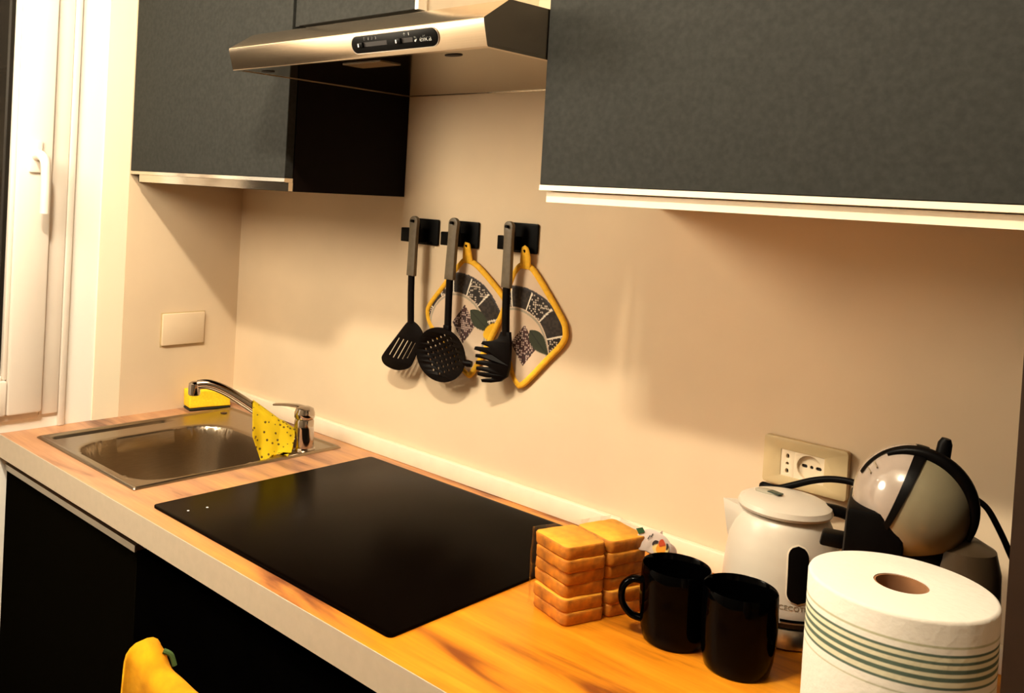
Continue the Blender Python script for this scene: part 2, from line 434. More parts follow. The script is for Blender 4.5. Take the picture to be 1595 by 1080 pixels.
box(bm, 0.0, 0.016, sy1-sw-g, sy1-sw, sz0+sw, sz1-sw, 0.003); box(bm, 0.0, 0.016, sy0+sw, sy0+sw+g, sz0+sw, sz1-sw, 0.003)
box(bm, 0.0, 0.016, sy0+sw+g, sy1-sw-g, sz0+sw, sz0+sw+g, 0.003); box(bm, 0.0, 0.016, sy0+sw+g, sy1-sw-g, sz1-sw-g, sz1-sw, 0.003)
obj('glazing_bead', bm, M['pvc'], sash)
obj('pane', B(-0.022, -0.010, sy0+sw-0.01, sy1-sw+0.01, sz0+sw-0.01, sz1-sw+0.01), M['night'], sash)
# handle: rose, neck and a lever hanging down
hy, hz = -0.556, 0.605
bm = bmesh.new()
box(bm, 0.0215, 0.030, hy-0.014, hy+0.014, hz-0.036, hz+0.034, 0.004)
rose = obj('handle_rose', bm, M['pvc'], win)
bm = bmesh.new()
tube(bm, spline([(0.026, hy, hz), (0.052, hy, hz+0.002), (0.066, hy+0.004, hz-0.012), (0.066, hy+0.007, hz-0.05), (0.062, hy+0.009, hz-0.122)], 6), 0.0105, 12, flat=(1.0, 1.0))
obj('window_handle', bm, M['pvc'], win)
# joint between the sash and the frame on the wall side
struct('trim_3', B(0.0, 0.010, WY1+0.0005, WY1+0.016, 0.0, 1.42, bev=0.003), M['pvc'], label='narrow white cover strip along the window frame')

# ------------------------------------------------------------------ base units
def base_unit(x0, x1, label, mat, rail):
    t = thing('base_cabinet', ((x0+x1)/2, -0.30, -H), label, 'cabinet', 'base cabinets under the worktop')
    bm = bmesh.new()
    box(bm, x0, x0+0.018, -0.56, -0.02, -0.80, -0.0505); box(bm, x1-0.018, x1, -0.56, -0.02, -0.80, -0.0505)
    box(bm, x0+0.018, x1-0.018, -0.56, -0.02, -0.80, -0.782); box(bm, x0+0.018, x1-0.018, -0.038, -0.02, -0.782, -0.0505)
    obj('carcass', bm, M['side_dark'], t)
    obj('plinth', B(x0, x1, -0.52, -0.50, -H+0.0005, -0.80), M['side_dark'], t)
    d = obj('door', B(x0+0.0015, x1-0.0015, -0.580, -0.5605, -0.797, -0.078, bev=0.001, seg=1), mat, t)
    if rail:
        bm = bmesh.new()
        prism(bm, [(-0.584, -0.080), (-0.584, -0.068), (-0.578, -0.066), (-0.562, -0.070), (-0.562, -0.078), (-0.580, -0.0795)], x0+0.003, x1-0.003, lambda p, a: Vector((a, p[0], p[1])))
        o = obj('grip_rail', bm, M['alu_dull'], t); o['label'] = 'grey metal grip rail along the door top'
    return t
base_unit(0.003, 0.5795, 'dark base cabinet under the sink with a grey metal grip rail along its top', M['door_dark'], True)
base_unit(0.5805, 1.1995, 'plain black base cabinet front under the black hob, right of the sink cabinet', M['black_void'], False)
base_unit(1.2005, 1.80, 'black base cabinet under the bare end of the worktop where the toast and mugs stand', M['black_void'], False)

# worktop: oak board with the sink cut-out, pale front edge
SX0, SX1, SY0, SY1 = 0.077, 0.4985, -0.548, -0.051
cx0, cx1, cy0, cy1 = SX0+0.012, SX1-0.012, SY0+0.012, SY1-0.012
t = thing('worktop', (1.05, -0.30, -0.048), 'oak worktop with a pale front edge running from the window wall under hob and sink', 'worktop')
WX1 = 2.10
bm = bmesh.new()
ZT = -0.048
def slab(x0, x1, y0, y1): box(bm, x0, x1, y0, y1, ZT, 0.0)
xs = [0.001, cx0, cx1, WX1]; ys = [-0.598, cy0, cy1, -0.001]
# one board with a hole: shared vertices so no seams show
grid = {}
for zi, z in enumerate((ZT, 0.0)):
    for i, x in enumerate(xs):
        for j, y in enumerate(ys): grid[(i, j, zi)] = bm.verts.new((x, y, z))
for i in range(3):
    for j in range(3):
        if (i, j) == (1, 1): continue
        bm.faces.new((grid[i, j, 1], grid[i+1, j, 1], grid[i+1, j+1, 1], grid[i, j+1, 1]))
        bm.faces.new((grid[i, j, 0], grid[i, j+1, 0], grid[i+1, j+1, 0], grid[i+1, j, 0]))
for i in range(3):
    bm.faces.new((grid[i, 0, 0], grid[i+1, 0, 0], grid[i+1, 0, 1], grid[i, 0, 1])); bm.faces.new((grid[i, 3, 0], grid[i, 3, 1], grid[i+1, 3, 1], grid[i+1, 3, 0]))
    bm.faces.new((grid[0, i, 0], grid[0, i, 1], grid[0, i+1, 1], grid[0, i+1, 0])); bm.faces.new((grid[3, i, 0], grid[3, i+1, 0], grid[3, i+1, 1], grid[3, i, 1]))
bm.faces.new((grid[1, 1, 0], grid[1, 1, 1], grid[2, 1, 1], grid[2, 1, 0])); bm.faces.new((grid[1, 2, 0], grid[2, 2, 0], grid[2, 2, 1], grid[1, 2, 1]))
bm.faces.new((grid[1, 1, 0], grid[1, 2, 0], grid[1, 2, 1], grid[1, 1, 1])); bm.faces.new((grid[2, 1, 0], grid[2, 1, 1], grid[2, 2, 1], grid[2, 2, 0]))
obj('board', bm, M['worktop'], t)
o = obj('edge_band', B(0.001, WX1, -0.6, -0.5982, ZT, 0.0), M['edge'], t); o['label'] = 'pale cream edge band'
# upstand along the wall
obj_u = obj('upstand', B(0.005, 1.80, -0.015, -0.0005, 0.0005, 0.034, bev=0.0015), M['cream'])
tag(obj_u, 'low cream upstand strip along the back wall at the rear edge of the worktop', 'upstand')

# ------------------------------------------------------------------ sink
t = thing('sink', ((SX0+SX1)/2, (SY0+SY1)/2, 0.0), 'inset stainless steel sink with a single rounded bowl, left of the hob', 'sink')
bm = bmesh.new()
NX, NY = 110, 120
bcx, bcy, bhx, bhy, bdep = 0.324, -0.343, 0.152, 0.180, 0.155
def sinkz(x, y):
    ex = min(x-SX0, SX1-x); ey = min(y-SY0, SY1-y); e = min(ex, ey)
    z = 0.0022
    if e < 0.010: z = 0.0022+0.0035*sin(pi*min(1, max(0, e/0.010)))      # rolled rim
    u = abs(x-bcx)/bhx; v = abs(y-bcy)/bhy
    d = (u**4.5+v**4.5)**(1/4.5)
    if d < 1.0:
        s = min(1, (1-d)/0.30)
        z = 0.0022-bdep*(1-(1-s)**2.6)
    elif d < 1.06: z += 0.002*(1.06-d)/0.06*-1
    # long pressed groove near the left rim
    if 0.092 < x < 0.114 and -0.525 < y < -0.235:
        k = min(1, (x-0.092)/0.004, (0.114-x)/0.012, (y+0.525)/0.008, (-0.235-y)/0.03)
        z -= 0.011*max(0, k)
    return z
gx = [SX0+(SX1-SX0)*i/NX for i in range(NX+1)]; gy = [SY0+(SY1-SY0)*j/NY for j in range(NY+1)]
V = [[bm.verts.new((x, y, sinkz(x, y))) for y in gy] for x in gx]
for i in range(NX):
    for j in range(NY): bm.faces.new((V[i][j], V[i+1][j], V[i+1][j+1], V[i][j+1]))
# skirt down to the worktop
bd = [V[i][0] for i in range(NX+1)]+[V[NX][j] for j in range(1, NY+1)]+[V[i][NY] for i in range(NX-1, -1, -1)]+[V[0][j] for j in range(NY-1, 0, -1)]
lo = [bm.verts.new((v.co.x, v.co.y, 0.0004)) for v in bd]
for k in range(len(bd)):
    j = (k+1) % len(bd); bm.faces.new((bd[k], lo[k], lo[j], bd[j]))
obj('basin', bm, M['sink'], t, ang=60)
bm = lathe(bmesh.new(), [(0.0, 0.0), (0.030, 0.0), (0.034, 0.002), (0.036, 0.0045)][::-1], (bcx, bcy, -bdep+0.003), 28, cap0=False, cap1=False)
dr = obj('drain', bm, M['chrome'], t)
bm = bmesh.new()
for k in range(6): lathe(bm, [(0.0035, 0.0), (0.0035, 0.0006)], (bcx+0.016*cos(k*pi/3), bcy+0.016*sin(k*pi/3), -bdep+0.0032), 8)
obj('drain_holes', bm, M['hole'], dr)
o = obj('plug_hole', lathe(bmesh.new(), [(0.0075, 0.0), (0.0085, 0.0012), (0.0065, 0.002), (0.0, 0.0021)], (0.112, -0.098, 0.0022), 20, cap1=False), plain('dark rubber bung', (0.05, 0.02, 0.012, 1), 0.5), t)
o['label'] = 'small dark bung in the corner tap hole'

# ------------------------------------------------------------------ tap
TX, TY = 0.4650, -0.130
t = thing('mixer_tap', (TX, TY, 0.0022), 'chrome single-lever mixer tap with a long rising spout behind the sink bowl', 'tap')
bm = bmesh.new()
lathe(bm, [(0.026, 0.0025), (0.0265, 0.006), (0.0235, 0.009), (0.0225, 0.02), (0.0215, 0.05), (0.0210, 0.066), (0.0195, 0.0695)], (TX, TY, 0), 36)
obj('body', bm, M['chrome'], t)
sd = Vector((-0.58, -0.81, 0)).normalized()
def sp_(a, z): return Vector((TX, TY, z))+sd*a
bm = bmesh.new()
path = spline([sp_(0.012, 0.026), sp_(0.05, 0.048), sp_(0.11, 0.090), sp_(0.165, 0.124), sp_(0.205, 0.139), sp_(0.230, 0.138)], 8)
tube(bm, path, [0.0125-0.0025*i/len(path) for i in range(len(path))], 16)
spout = obj('spout', bm, M['chrome'], t)
bm = lathe(bmesh.new(), [(0.0105, -0.012), (0.0125, -0.010), (0.0130, 0.004), (0.0122, 0.013), (0.007, 0.0165)], tuple(sp_(0.236, 0.128)), 24)
obj('aerator', bm, M['chrome'], spout)
bm = bmesh.new()
lathe(bm, [(0.0205, 0.0705), (0.0222, 0.073), (0.0222, 0.083), (0.019, 0.092), (0.011, 0.0955)], (TX, TY, 0), 36)
ld = Vector((-0.97, -0.05, 0)).normalized()
pl = spline([Vector((TX, TY, 0.090))+ld*-0.010, Vector((TX, TY, 0.0925))+ld*0.02, Vector((TX, TY, 0.088))+ld*0.06, Vector((TX, TY, 0.081))+ld*0.098], 6)
tube(bm, pl, [0.013-0.004*i/len(pl) for i in range(len(pl))], 12, flat=(0.32, 1.0), up=(0, 0, 1))
obj('lever', bm, M['chrome'], t)

# dish cloth hanging over the spout
sn = Vector((0.81, -0.58, 0)).normalized()
bm = bmesh.new()
NA, NB = 36, 40
def cloth(a, b):
    # a along the spout 0..1, b across: 0 back hem .. 1 front hem
    al = 0.020+0.092*a
    hgt = 0.026+0.024*(al-0.012)/0.038 if al < 0.05 else 0.048+(al-0.05)*0.70
    top = hgt+0.017
    bb = (b-0.42)
    r = 0.0165
    if abs(bb) < 0.12:
        th = bb/0.12*pi/2; off = r*sin(th); z = top-r*(1-cos(th))
    else:
        s = abs(bb)-0.12; ln = 0.225*s if bb > 0 else 0.17*s
        off = (r+0.006*sin(4.2*pi*a+1.0)*s*2.2+(0.035+0.065*(1-a))*s*(1 if bb > 0 else .35))*(1 if bb > 0 else -1)
        z = top-r-ln*(1.0-0.45*(2*a-0.95)**2)
    wob = 0.0022*noise.noise(Vector((a*5, b*6, 0.3)))
    edge = 0.010*sin(a*pi*3)*max(0, abs(bb)-0.12)
    shr = 1-0.40*max(0, abs(bb)-0.12)
    P = Vector((TX, TY, 0))+sd*(0.069+(al-0.069)*shr+0.012*max(0, bb-0.12))+sn*(off+wob)
    P.z = max(z+edge, sinkz(P.x, P.y)+0.0035)
    return P
V = [[bm.verts.new(cloth(i/NA, j/NB)) for j in range(NB+1)] for i in range(NA+1)]
for i in range(NA):
    for j in range(NB): bm.faces.new((V[i][j], V[i+1][j], V[i+1][j+1], V[i][j+1]))
bmesh.ops.solidify(bm, geom=bm.faces[:], thickness=0.0016)
o = obj('dish_cloth', bm, M['dots'], ang=70)
tag(o, 'bright yellow dish cloth with brown dots hanging over the tap spout', 'cloth')

# sponge behind the sink
t = thing('kitchen_sponge', (0.040, -0.100, 0.0), 'yellow sponge with a dark scouring side in the corner behind the sink', 'sponge')
def sponge_bm(z0, z1, top):
    bm = bmesh.new(); box(bm, -0.022, 0.022, -0.054, 0.054, z0, z1, 0.004, 3)
    bmesh.ops.subdivide_edges(bm, edges=bm.edges[:], cuts=2, use_grid_fill=True)
    for v in bm.verts:
        v.co.x += 0.0015*noise.noise(v.co*60); v.co.y += 0.0015*noise.noise(v.co*70+Vector((3, 1, 2)))
        if top:
            k = (v.co.z-z0)/(z1-z0)
            v.co.x -= 0.004*k; v.co.z -= 0.012*max(0, v.co.y/0.054)*k
            g_ = (v.co.x-0.010)
            if abs(v.co.y) < 0.04 and v.co.x > 0.014: v.co.x -= 0.004*(1-abs(k-0.5)*2)
    return bm
rot = Matrix.Rotation(radians(-12), 4, 'Z')
bm = sponge_bm(0.0075, 0.050, True); bm.transform(rot); obj('foam', bm, M['sponge'], t, local=True, ang=60)
bm = sponge_bm(0.0006, 0.0073, False); bm.transform(rot); obj('scouring_pad', bm, M['scour'], t, local=True, ang=60)

# ------------------------------------------------------------------ hob
HX0, HX1, HY0, HY1 = 0.594, 1.191, -0.5626, -0.0478
t = thing('induction_hob', ((HX0+HX1)/2, (HY0+HY1)/2, 0.0), 'flush black glass hob set in the oak worktop beside the sink', 'hob')
bm = filled([rrect(HX0, HX1, HY0, HY1, 0.008, 5)], 0.0030, 0.0008)
bmesh.ops.translate(bm, verts=bm.verts, vec=(0, 0, 0.0026)); obj('glass_plate', bm, M['glass_black'], t)
for x, y in ((0.655, -0.530), (0.660, -0.495)):
    o = obj('touch_mark', lathe(bmesh.new(), [(0.0022, 0.0), (0.0022, 0.0002)], (x, y, 0.0050), 10), M['white_mark'], t); o['label'] = 'tiny white touch mark'

# ------------------------------------------------------------------ wall cabinets
# left one, over the sink
YF = -0.321
t = thing('wall_cabinet', (0.304, -0.16, 0.56), 'grey left wall cabinet over the sink with a metal strip under its door', 'cabinet', 'grey wall cabinets')
bm = bmesh.new()
box(bm, 0.006, 0.604, YF+0.021, -0.001, 0.560, 1.36)
obj('carcass', bm, M['side_dark'], t)
obj('door', B(0.006, 0.603, YF, YF+0.0195, 0.5855, 1.36, bev=0.001, seg=1), M['door_grey'], t)
bm = bmesh.new()
prism(bm, [(YF, 0.585), (YF-0.001, 0.578), (YF+0.004, 0.577), (YF+0.0195, 0.577), (YF+0.0195, 0.585)], 0.006, 0.603, lambda p, a: Vector((a, p[0], p[1])))
o = obj('grip_rail', bm, M['alu'], t); o['label'] = 'bright metal grip rail'
bm = bmesh.new()
box(bm, 0.030, 0.603, YF+0.010, YF+0.0208, 0.5605, 0.5768)
o = obj('lower_strip', bm, M['alu'], t); o['label'] = 'brushed metal strip under the door'

# narrow one above the hood
t = thing('wall_cabinet', (0.78, -0.16, 0.872), 'narrow grey wall cabinet above the left half of the cooker hood', 'cabinet', 'grey wall cabinets')
obj('carcass', B(0.6075, 0.935, YF+0.021, -0.001, 0.872, 1.36), M['cream'], t)['label'] = 'cream side panel'
obj('door', B(0.622, 0.930, YF, YF+0.0195, 0.872, 1.36, bev=0.001, seg=1), M['door_grey'], t)
obj('filler_strip', B(0.6075, 0.6195, YF+0.004, YF+0.0195, 0.872, 1.36), M['door_grey'], t)
obj('edge_strip', B(0.9303, 0.938, YF-0.0005, YF+0.0195, 0.872, 1.36), M['cream'], t)['label'] = 'white edge strip'

# wide one on the right
t = thing('wall_cabinet', (1.50, -0.16, 0.57), 'wide dark grey wall cabinet on the right over the kettle and coffee machine', 'cabinet', 'grey wall cabinets')
obj('carcass', B(1.2075, 1.80, YF+0.021, -0.001, 0.569, 1.36), M['cream'], t)['label'] = 'cream carcass'
obj('door', B(1.2045, 1.80, YF, YF+0.0195, 0.5935, 1.36, bev=0.001, seg=1), M['door_grey'], t)
bm = bmesh.new()
prism(bm, [(YF-0.0005, 0.593), (YF-0.001, 0.5855), (YF+0.004, 0.585), (YF+0.0195, 0.585), (YF+0.0195, 0.593)], 1.2045, 1.80, lambda p, a: Vector((a, p[0], p[1])))
obj('grip_rail', bm, M['cream'], t)['label'] = 'cream grip rail'
obj('lower_strip', B(1.2130, 1.80, YF+0.006, YF+0.0205, 0.5688, 0.5835), M['cream'], t)

# tall unit closing the right end
t = thing('tall_cabinet', (2.0, -0.16, 0.0), 'tall dark brown cabinet at the right end, its edge beside the coffee machine', 'cabinet')
obj('carcass', B(1.8065, 2.10, -0.312, -0.001, 0.0008, 1.36), M['side_dark'], t)
obj('door', B(1.8065, 2.10, -0.332, -0.3125, 0.003, 1.36, bev=0.001, seg=1), M['brown_dark'], t)

# ------------------------------------------------------------------ cooker hood
HX = (0.6065, 1.2035)
t = thing('cooker_hood', (0.905, -0.23, 0.772), 'stainless steel cooker hood with a slanted front between the wall cabinets', 'hood')
sec = [(-0.452, 0.7745), (-0.4625, 0.8095), (-0.410, 0.843), (-0.002, 0.852), (-0.002, 0.7725), (-0.012, 0.7725), (-0.012, 0.7765), (-0.440, 0.7765), (-0.440, 0.7725), (-0.450, 0.7725)]
bm = bmesh.new()
prism(bm, sec, HX[0], HX[1], lambda p, a: Vector((a, p[0], p[1])))
es = [e for e in bm.edges if abs(e.verts[0].co.x-e.verts[1].co.x) > 0.3 and all(abs(v.co.y+0.4625) < 1e-3 or abs(v.co.y+0.410) < 1e-3 for v in e.verts)]
bmesh.ops.bevel(bm, geom=es, offset=0.0025, segments=3, affect='EDGES', profile=0.5)
obj('canopy', bm, M['steel'], t, ang=30)
# side lips below
for lx in (HX[0], HX[1]-0.008): obj('side_lip', B(lx, lx+0.008, -0.4395, -0.0125, 0.7725, 0.7764), M['steel'], t)
bm = bmesh.new()
box(bm, HX[0]+0.012, HX[1]-0.012, -0.437, -0.016, 0.7735, 0.7763)
under = obj('underside_panel', bm, steel_mat('olive underside steel', (0.27, 0.19, 0.075, 1), 0.12, (3, 90, 90), 0.0), t)  # darker, more olive steel than the canopy
bm = bmesh.new()
box(bm, 0.865, 0.955, -0.415, -0.370, 0.7722, 0.7734, 0.0004, 1)
obj('lamp_cover', bm, plain('frosted lamp cover', (0.20, 0.14, 0.07, 1), 0.3), under)
for sx in (0.655, 1.104):
    bm = lathe(bmesh.new(), [(0.015, 0.0), (0.016, 0.0006), (0.015, 0.0012)], (sx, -0.409, 0.7723), 20, sy=0.55)
    obj('screw_recess', bm, M['hole'], under)
# control panel on the sloping front face
p0 = Vector((1.0275, -0.45725, 0.792)); fu = Vector((0, -0.0105, 0.035)).normalized(); fn = Vector((0, -0.035, -0.0105)).normalized()
def on_front(c, lift=0.0): return p0+Vector((c.x, 0, 0))+fu*c.y+fn*(c.z+lift)
bm = filled([rrect(-0.090, 0.090, -0.0125, 0.0125, 0.0122, 8)], 0.0020, 0.0004); xf(bm, lambda c: on_front(c, 0.0012))
cpn = obj('control_panel', bm, M['plastic_black'], t)
bm = filled([rrect(-0.092, 0.092, -0.0142, 0.0142, 0.0138, 8), rrect(-0.0905, 0.0905, -0.013, 0.013, 0.0126, 8)], 0.0014, 0.0); xf(bm, lambda c: on_front(c, 0.0007))
obj('panel_bezel', bm, M['chrome'], t)
for sx0, sx1, kx in ((-0.074, -0.012, -0.070), (0.008, 0.042, 0.012)):
    bm = bmesh.new(); box(bm, sx0, sx1, -0.004, 0.003, 0.0008, 0.0016, 0.0003, 1); xf(bm, lambda c: on_front(c, 0.0012))
    obj('slider_slot', bm, M['hole'], cpn)
    bm = bmesh.new(); box(bm, kx-0.004, kx+0.008, -0.0045, 0.0035, 0.0012, 0.0052, 0.0012, 2); xf(bm, lambda c: on_front(c, 0.0012))
    obj('slider_knob', bm, M['plastic_black'], cpn)
    bm = bmesh.new(); box(bm, kx-0.002, kx, -0.003, 0.002, 0.0052, 0.0055); xf(bm, lambda c: on_front(c, 0.0012))
    obj('knob_mark', bm, M['white_mark'], cpn)
for ch, x in (('0', -0.060), ('1', -0.051), ('2', -0.043), ('3', -0.035), ('0', 0.026), ('1', 0.035)):
    bm = text_bm(ch, 0.0068, 0.0001); bmesh.ops.translate(bm, verts=bm.verts, vec=(x, 0.0078, 0.0013)); xf(bm, lambda c: on_front(c, 0.0012))
    obj('scale_mark', bm, M['white_mark'], cpn)
bm = text_bm('elica', 0.0135, 0.0001, 1.0); bmesh.ops.translate(bm, verts=bm.verts, vec=(0.067, -0.0005, 0.0013)); xf(bm, lambda c: on_front(c, 0.0012))
obj('logo_lettering', bm, M['white_mark'], cpn)
bm = filled([[(0.0465, 0.003), (0.050, 0.004), (0.0525, 0.000), (0.049, -0.0045), (0.0465, -0.003), (0.049, 0.000)]], 0.0002); bmesh.ops.translate(bm, verts=bm.verts, vec=(-0.002, 0, 0.0013)); xf(bm, lambda c: on_front(c, 0.0012))
obj('logo_emblem', bm, M['white_mark'], cpn)

# ------------------------------------------------------------------ blank plate on the left wall
t = thing('blank_wall_plate', (0.0042, -0.158, 0.161), 'blank beige cover plate on the left wall above the sponge', 'wall plate')
bm = B(0.0042, 0.012, -0.219, -0.100, 0.1615, 0.240, bev=0.003); obj('cover_plate', bm, M['wall'], t)
obj('mounting_frame', B(0.0041, 0.0055, -0.2215, -0.0975, 0.159, 0.2425), M['socket'], t)

# ------------------------------------------------------------------ wall socket
t = thing('wall_socket', (1.481, -0.001, 0.166), 'beige double wall socket with a vertical three-hole outlet and a round one above the kettle', 'socket')
bm = filled([rrect(1.421, 1.541, 0.166, 0.2355, 0.004, 4), rrect(1.4455, 1.5105, 0.1795, 0.2205, 0.0015, 3)], 0.009, 0.001)
xf(bm, lambda c: Vector((c.x, -0.0065+c.z, c.y))); obj('cover_plate', bm, M['socket'], t)
zc = 0.1995
def slot(cx, cz, w_, h_): return rrect(cx-w_/2, cx+w_/2, cz-h_/2, cz+h_/2, min(w_, h_)/2*0.98, 5)
bm = filled([rrect(1.446, 1.4662, 0.180, 0.220, 0.001, 2), slot(1.456, 0.2105, 0.0052, 0.0075), circle(1.456, zc, 0.0026, 12), slot(1.456, 0.1885, 0.0052, 0.0075)], 0.006, 0.0003)
xf(bm, lambda c: Vector((c.x, -0.0075+c.z, c.y))); mo = obj('narrow_outlet', bm, M['socket_mod'], t)
bm = filled([rrect(1.4666, 1.510, 0.180, 0.220, 0.001, 2), circle(1.4883, zc+0.0003, 0.0185, 32)], 0.006, 0.0003)
xf(bm, lambda c: Vector((c.x, -0.0075+c.z, c.y))); mr_ = obj('round_outlet', bm, M['socket_mod'], t)
bm = filled([circle(1.4883, zc+0.0003, 0.0186, 32), slot(1.479, zc+0.001, 0.0085, 0.0052), circle(1.4893, zc+0.001, 0.0026, 12), slot(1.4995, zc+0.001, 0.0085, 0.0052)], 0.002, 0.0)
xf(bm, lambda c: Vector((c.x, -0.0035+c.z, c.y))); obj('recess', bm, M['socket_mod'], mr_)
bm = bmesh.new(); box(bm, 1.447, 1.465, -0.0022, -0.0012, 0.181, 0.219); obj('hole_backing', bm, M['hole'], mo)
bm = bmesh.new(); box(bm, 1.470, 1.507, -0.0020, -0.0012, 0.182, 0.218); obj('hole_backing', bm, M['hole'], mr_)
bm = bmesh.new(); box(bm, 1.4865, 1.4895, -0.0095, -0.0045, 0.1812, 0.1835); obj('earth_clip', bm, M['hole'], mr_)

# ------------------------------------------------------------------ wall hooks
def hook(x0, x1, z0, z1, ax0, ax1, az0, az1, px, pz, label):
    t = thing('adhesive_hook', ((x0+x1)/2, 0, z0), label, 'hook', 'black hooks on the back wall')
    bm = filled([rrect(x0, x1, z0, z1, 0.003, 4)], 0.0035, 0.0006); xf(bm, lambda c: Vector((c.x, -0.0028+c.z, c.y)))
    obj('back_plate', bm, M['plastic_black'], t)
    obj('arm', B(ax0, ax1, -0.0285, -0.0052, az0, az1, bev=0.0015), M['plastic_black'], t)
    bm = bmesh.new()
    tube(bm, spline([(px, -0.020, az1-0.004), (px, -0.024, pz-0.002), (px, -0.033, pz), (px, -0.0465, pz+0.001)], 5), 0.0030, 10)
    obj('peg', bm, M['plastic_black'], t)
    bm = bmesh.new()
    lx = x1-0.018
    tube(bm, spline([(lx, -0.005, z0+0.006), (lx, -0.014, z0+0.002), (lx, -0.019, z0+0.006)], 5), 0.0022, 8)
    obj('small_hook', bm, M['plastic_black'], t)
hook(0.653, 0.7125, 0.4640, 0.5168, 0.628, 0.684, 0.4675, 0.4965, 0.6742, 0.5115, 'square black wall hook holding the slotted spatula, leftmost of the three')
hook(0.7635, 0.8212, 0.4668, 0.5184, 0.742, 0.793, 0.4685, 0.4955, 0.7842, 0.5145, 'square black wall hook holding the skimmer and left pot holder, middle of three')
hook(0.9035, 0.9665, 0.4690, 0.5242, 0.890, 0.930, 0.4725, 0.4990, 0.9240, 0.5165, 'square black wall hook holding the pasta fork and right pot holder, rightmost of three')

# ------------------------------------------------------------------ utensils
YU = -0.0355
def handle_parts(t, top, mid, bot, wt, wm, hole_z):
    """taupe grip with a hanging hole, then a black shaft"""
    L = []; n = 10
    tx, tz = top; mx_, mz = mid
    left = []; right = []
    for k in range(n+1):
        s = k/n; x = tx+(mx_-tx)*s; z = (tz-wt)+(mz-(tz-wt))*s; wd = wt*(1-0.35*sin(pi*min(1, s*1.6))*0.4)
        if s > .2: wd = wt*0.86+(wm-wt*0.86)*(s-.2)/.8
        left.append((x-wd, z)); right.append((x+wd, z))
    arc = [(tx+wt*cos(a), tz-wt+wt*sin(a)) for a in [pi*k/10 for k in range(1, 10)]]
    L = right[::-1]+arc+left
    bm = filled([L, circle(tx, hole_z, 0.0040, 14)], 0.0062, 0.0016); xf(bm, lambda c: Vector((c.x, YU+c.z, c.y)))
    gp = obj('grip', bm, M['taupe'], t); gp['label'] = 'taupe grip with a hanging hole'
    bm = bmesh.new()
    pts = spline([(mx_, YU, mz+0.006), ((mx_*0.6+bot[0]*0.4)-0.0005, YU, mz*0.6+bot[1]*0.4), (bot[0], YU, bot[1])], 8)
    tube(bm, pts, 0.0088, 12, flat=(0.5, 1.0), up=(0, 1, 0))
    return obj('shaft', bm, M['nylon'], t)

# slotted spatula
t = thing('slotted_spatula', (0.672, YU, 0.20), 'black slotted spatula with a taupe handle hanging from the left hook', 'spatula', 'utensils hanging from wall hooks')
handle_parts(t, (0.6740, 0.5210), (0.6728, 0.4004), (0.6785, 0.302), 0.0098, 0.0092, 0.5115)
out = closed_spline([(0.6716, 0.303, 0), (0.6876, 0.3045, 0), (0.7058, 0.2942, 0), (0.7146, 0.279, 0), (0.7058, 0.2539, 0), (0.6896, 0.2162, 0), (0.6722, 0.2046, 0), (0.6461, 0.1993, 0), (0.6159, 0.2034, 0), (0.6029, 0.2145, 0), (0.6084, 0.2287, 0), (0.6456, 0.2742, 0)], 5)
out = [(p.x, p.y) for p in out]
def slit(a, b, w_):
    d = Vector((b[0]-a[0], b[1]-a[1])).normalized(); n_ = Vector((-d.y, d.x))*w_
    A = Vector(a); Bv = Vector(b)
    return [tuple(A+n_), tuple(A-n_), tuple(Bv-n_), tuple(Bv+n_)]
sl = [((0.6488, 0.2672), (0.6224, 0.2254)), ((0.6622, 0.2663), (0.6346, 0.2217)), ((0.6744, 0.2655), (0.6481, 0.2214)), ((0.6859, 0.2647), (0.6619, 0.2226)), ((0.6963, 0.2641), (0.6758, 0.2268))]
bm = filled([out]+[slit(a, b, 0.0025) for a, b in sl], 0.0026, 0.0006)
xf(bm, lambda c: Vector((c.x, YU+c.z-0.004*sin(max(0, min(1, (0.30-c.y)/0.10))*pi/2)*((0.30-c.y)/0.1), c.y)))
obj('blade', bm, M['nylon'], t)

# skimmer
t = thing('skimmer', (0.775, YU, 0.19), 'black round skimmer full of holes with a taupe handle on the middle hook', 'skimmer', 'utensils hanging from wall hooks')
handle_parts(t, (0.7842, 0.5240), (0.7805, 0.4037), (0.7820, 0.304), 0.0105, 0.0102, 0.5145)
cxd, czd, ra, rb = 0.7717, 0.2515, 0.0655, 0.0535
holes = []
st = 0.0128
for i in range(-4, 5):
    for j in range(-4, 5):
        hx = (i*cos(0.5)-j*sin(0.5))*st; hz_ = (i*sin(0.5)+j*cos(0.5))*st*0.85
        if (hx/ra)**2+(hz_/rb)**2 < 0.60: holes.append(circle(cxd+hx, czd+hz_, 0.0036, 10, 0.0031))
bm = filled([[(cxd+ra*cos(2*pi*k/48), czd+rb*sin(2*pi*k/48)) for k in range(48)]]+holes, 0.0024, 0.0006)
xf(bm, lambda c: Vector((c.x, YU+0.006+c.z-0.012*(((c.x-cxd)/ra)**2+((c.y-czd)/rb)**2), c.y)))
obj('perforated_bowl', bm, M['nylon'], t)
obj('neck_rib', B(0.774, 0.790, YU-0.006, YU+0.004, 0.296, 0.312, bev=0.002), M['nylon'], t)
bm = bmesh.new(); tube(bm, [(0.832, YU-0.004, 0.247), (0.842, YU-0.002, 0.2455), (0.8495, YU+0.001, 0.2450)], [0.005, 0.0075, 0.006], 10)
obj('rim_lug', bm, M['nylon'], t)

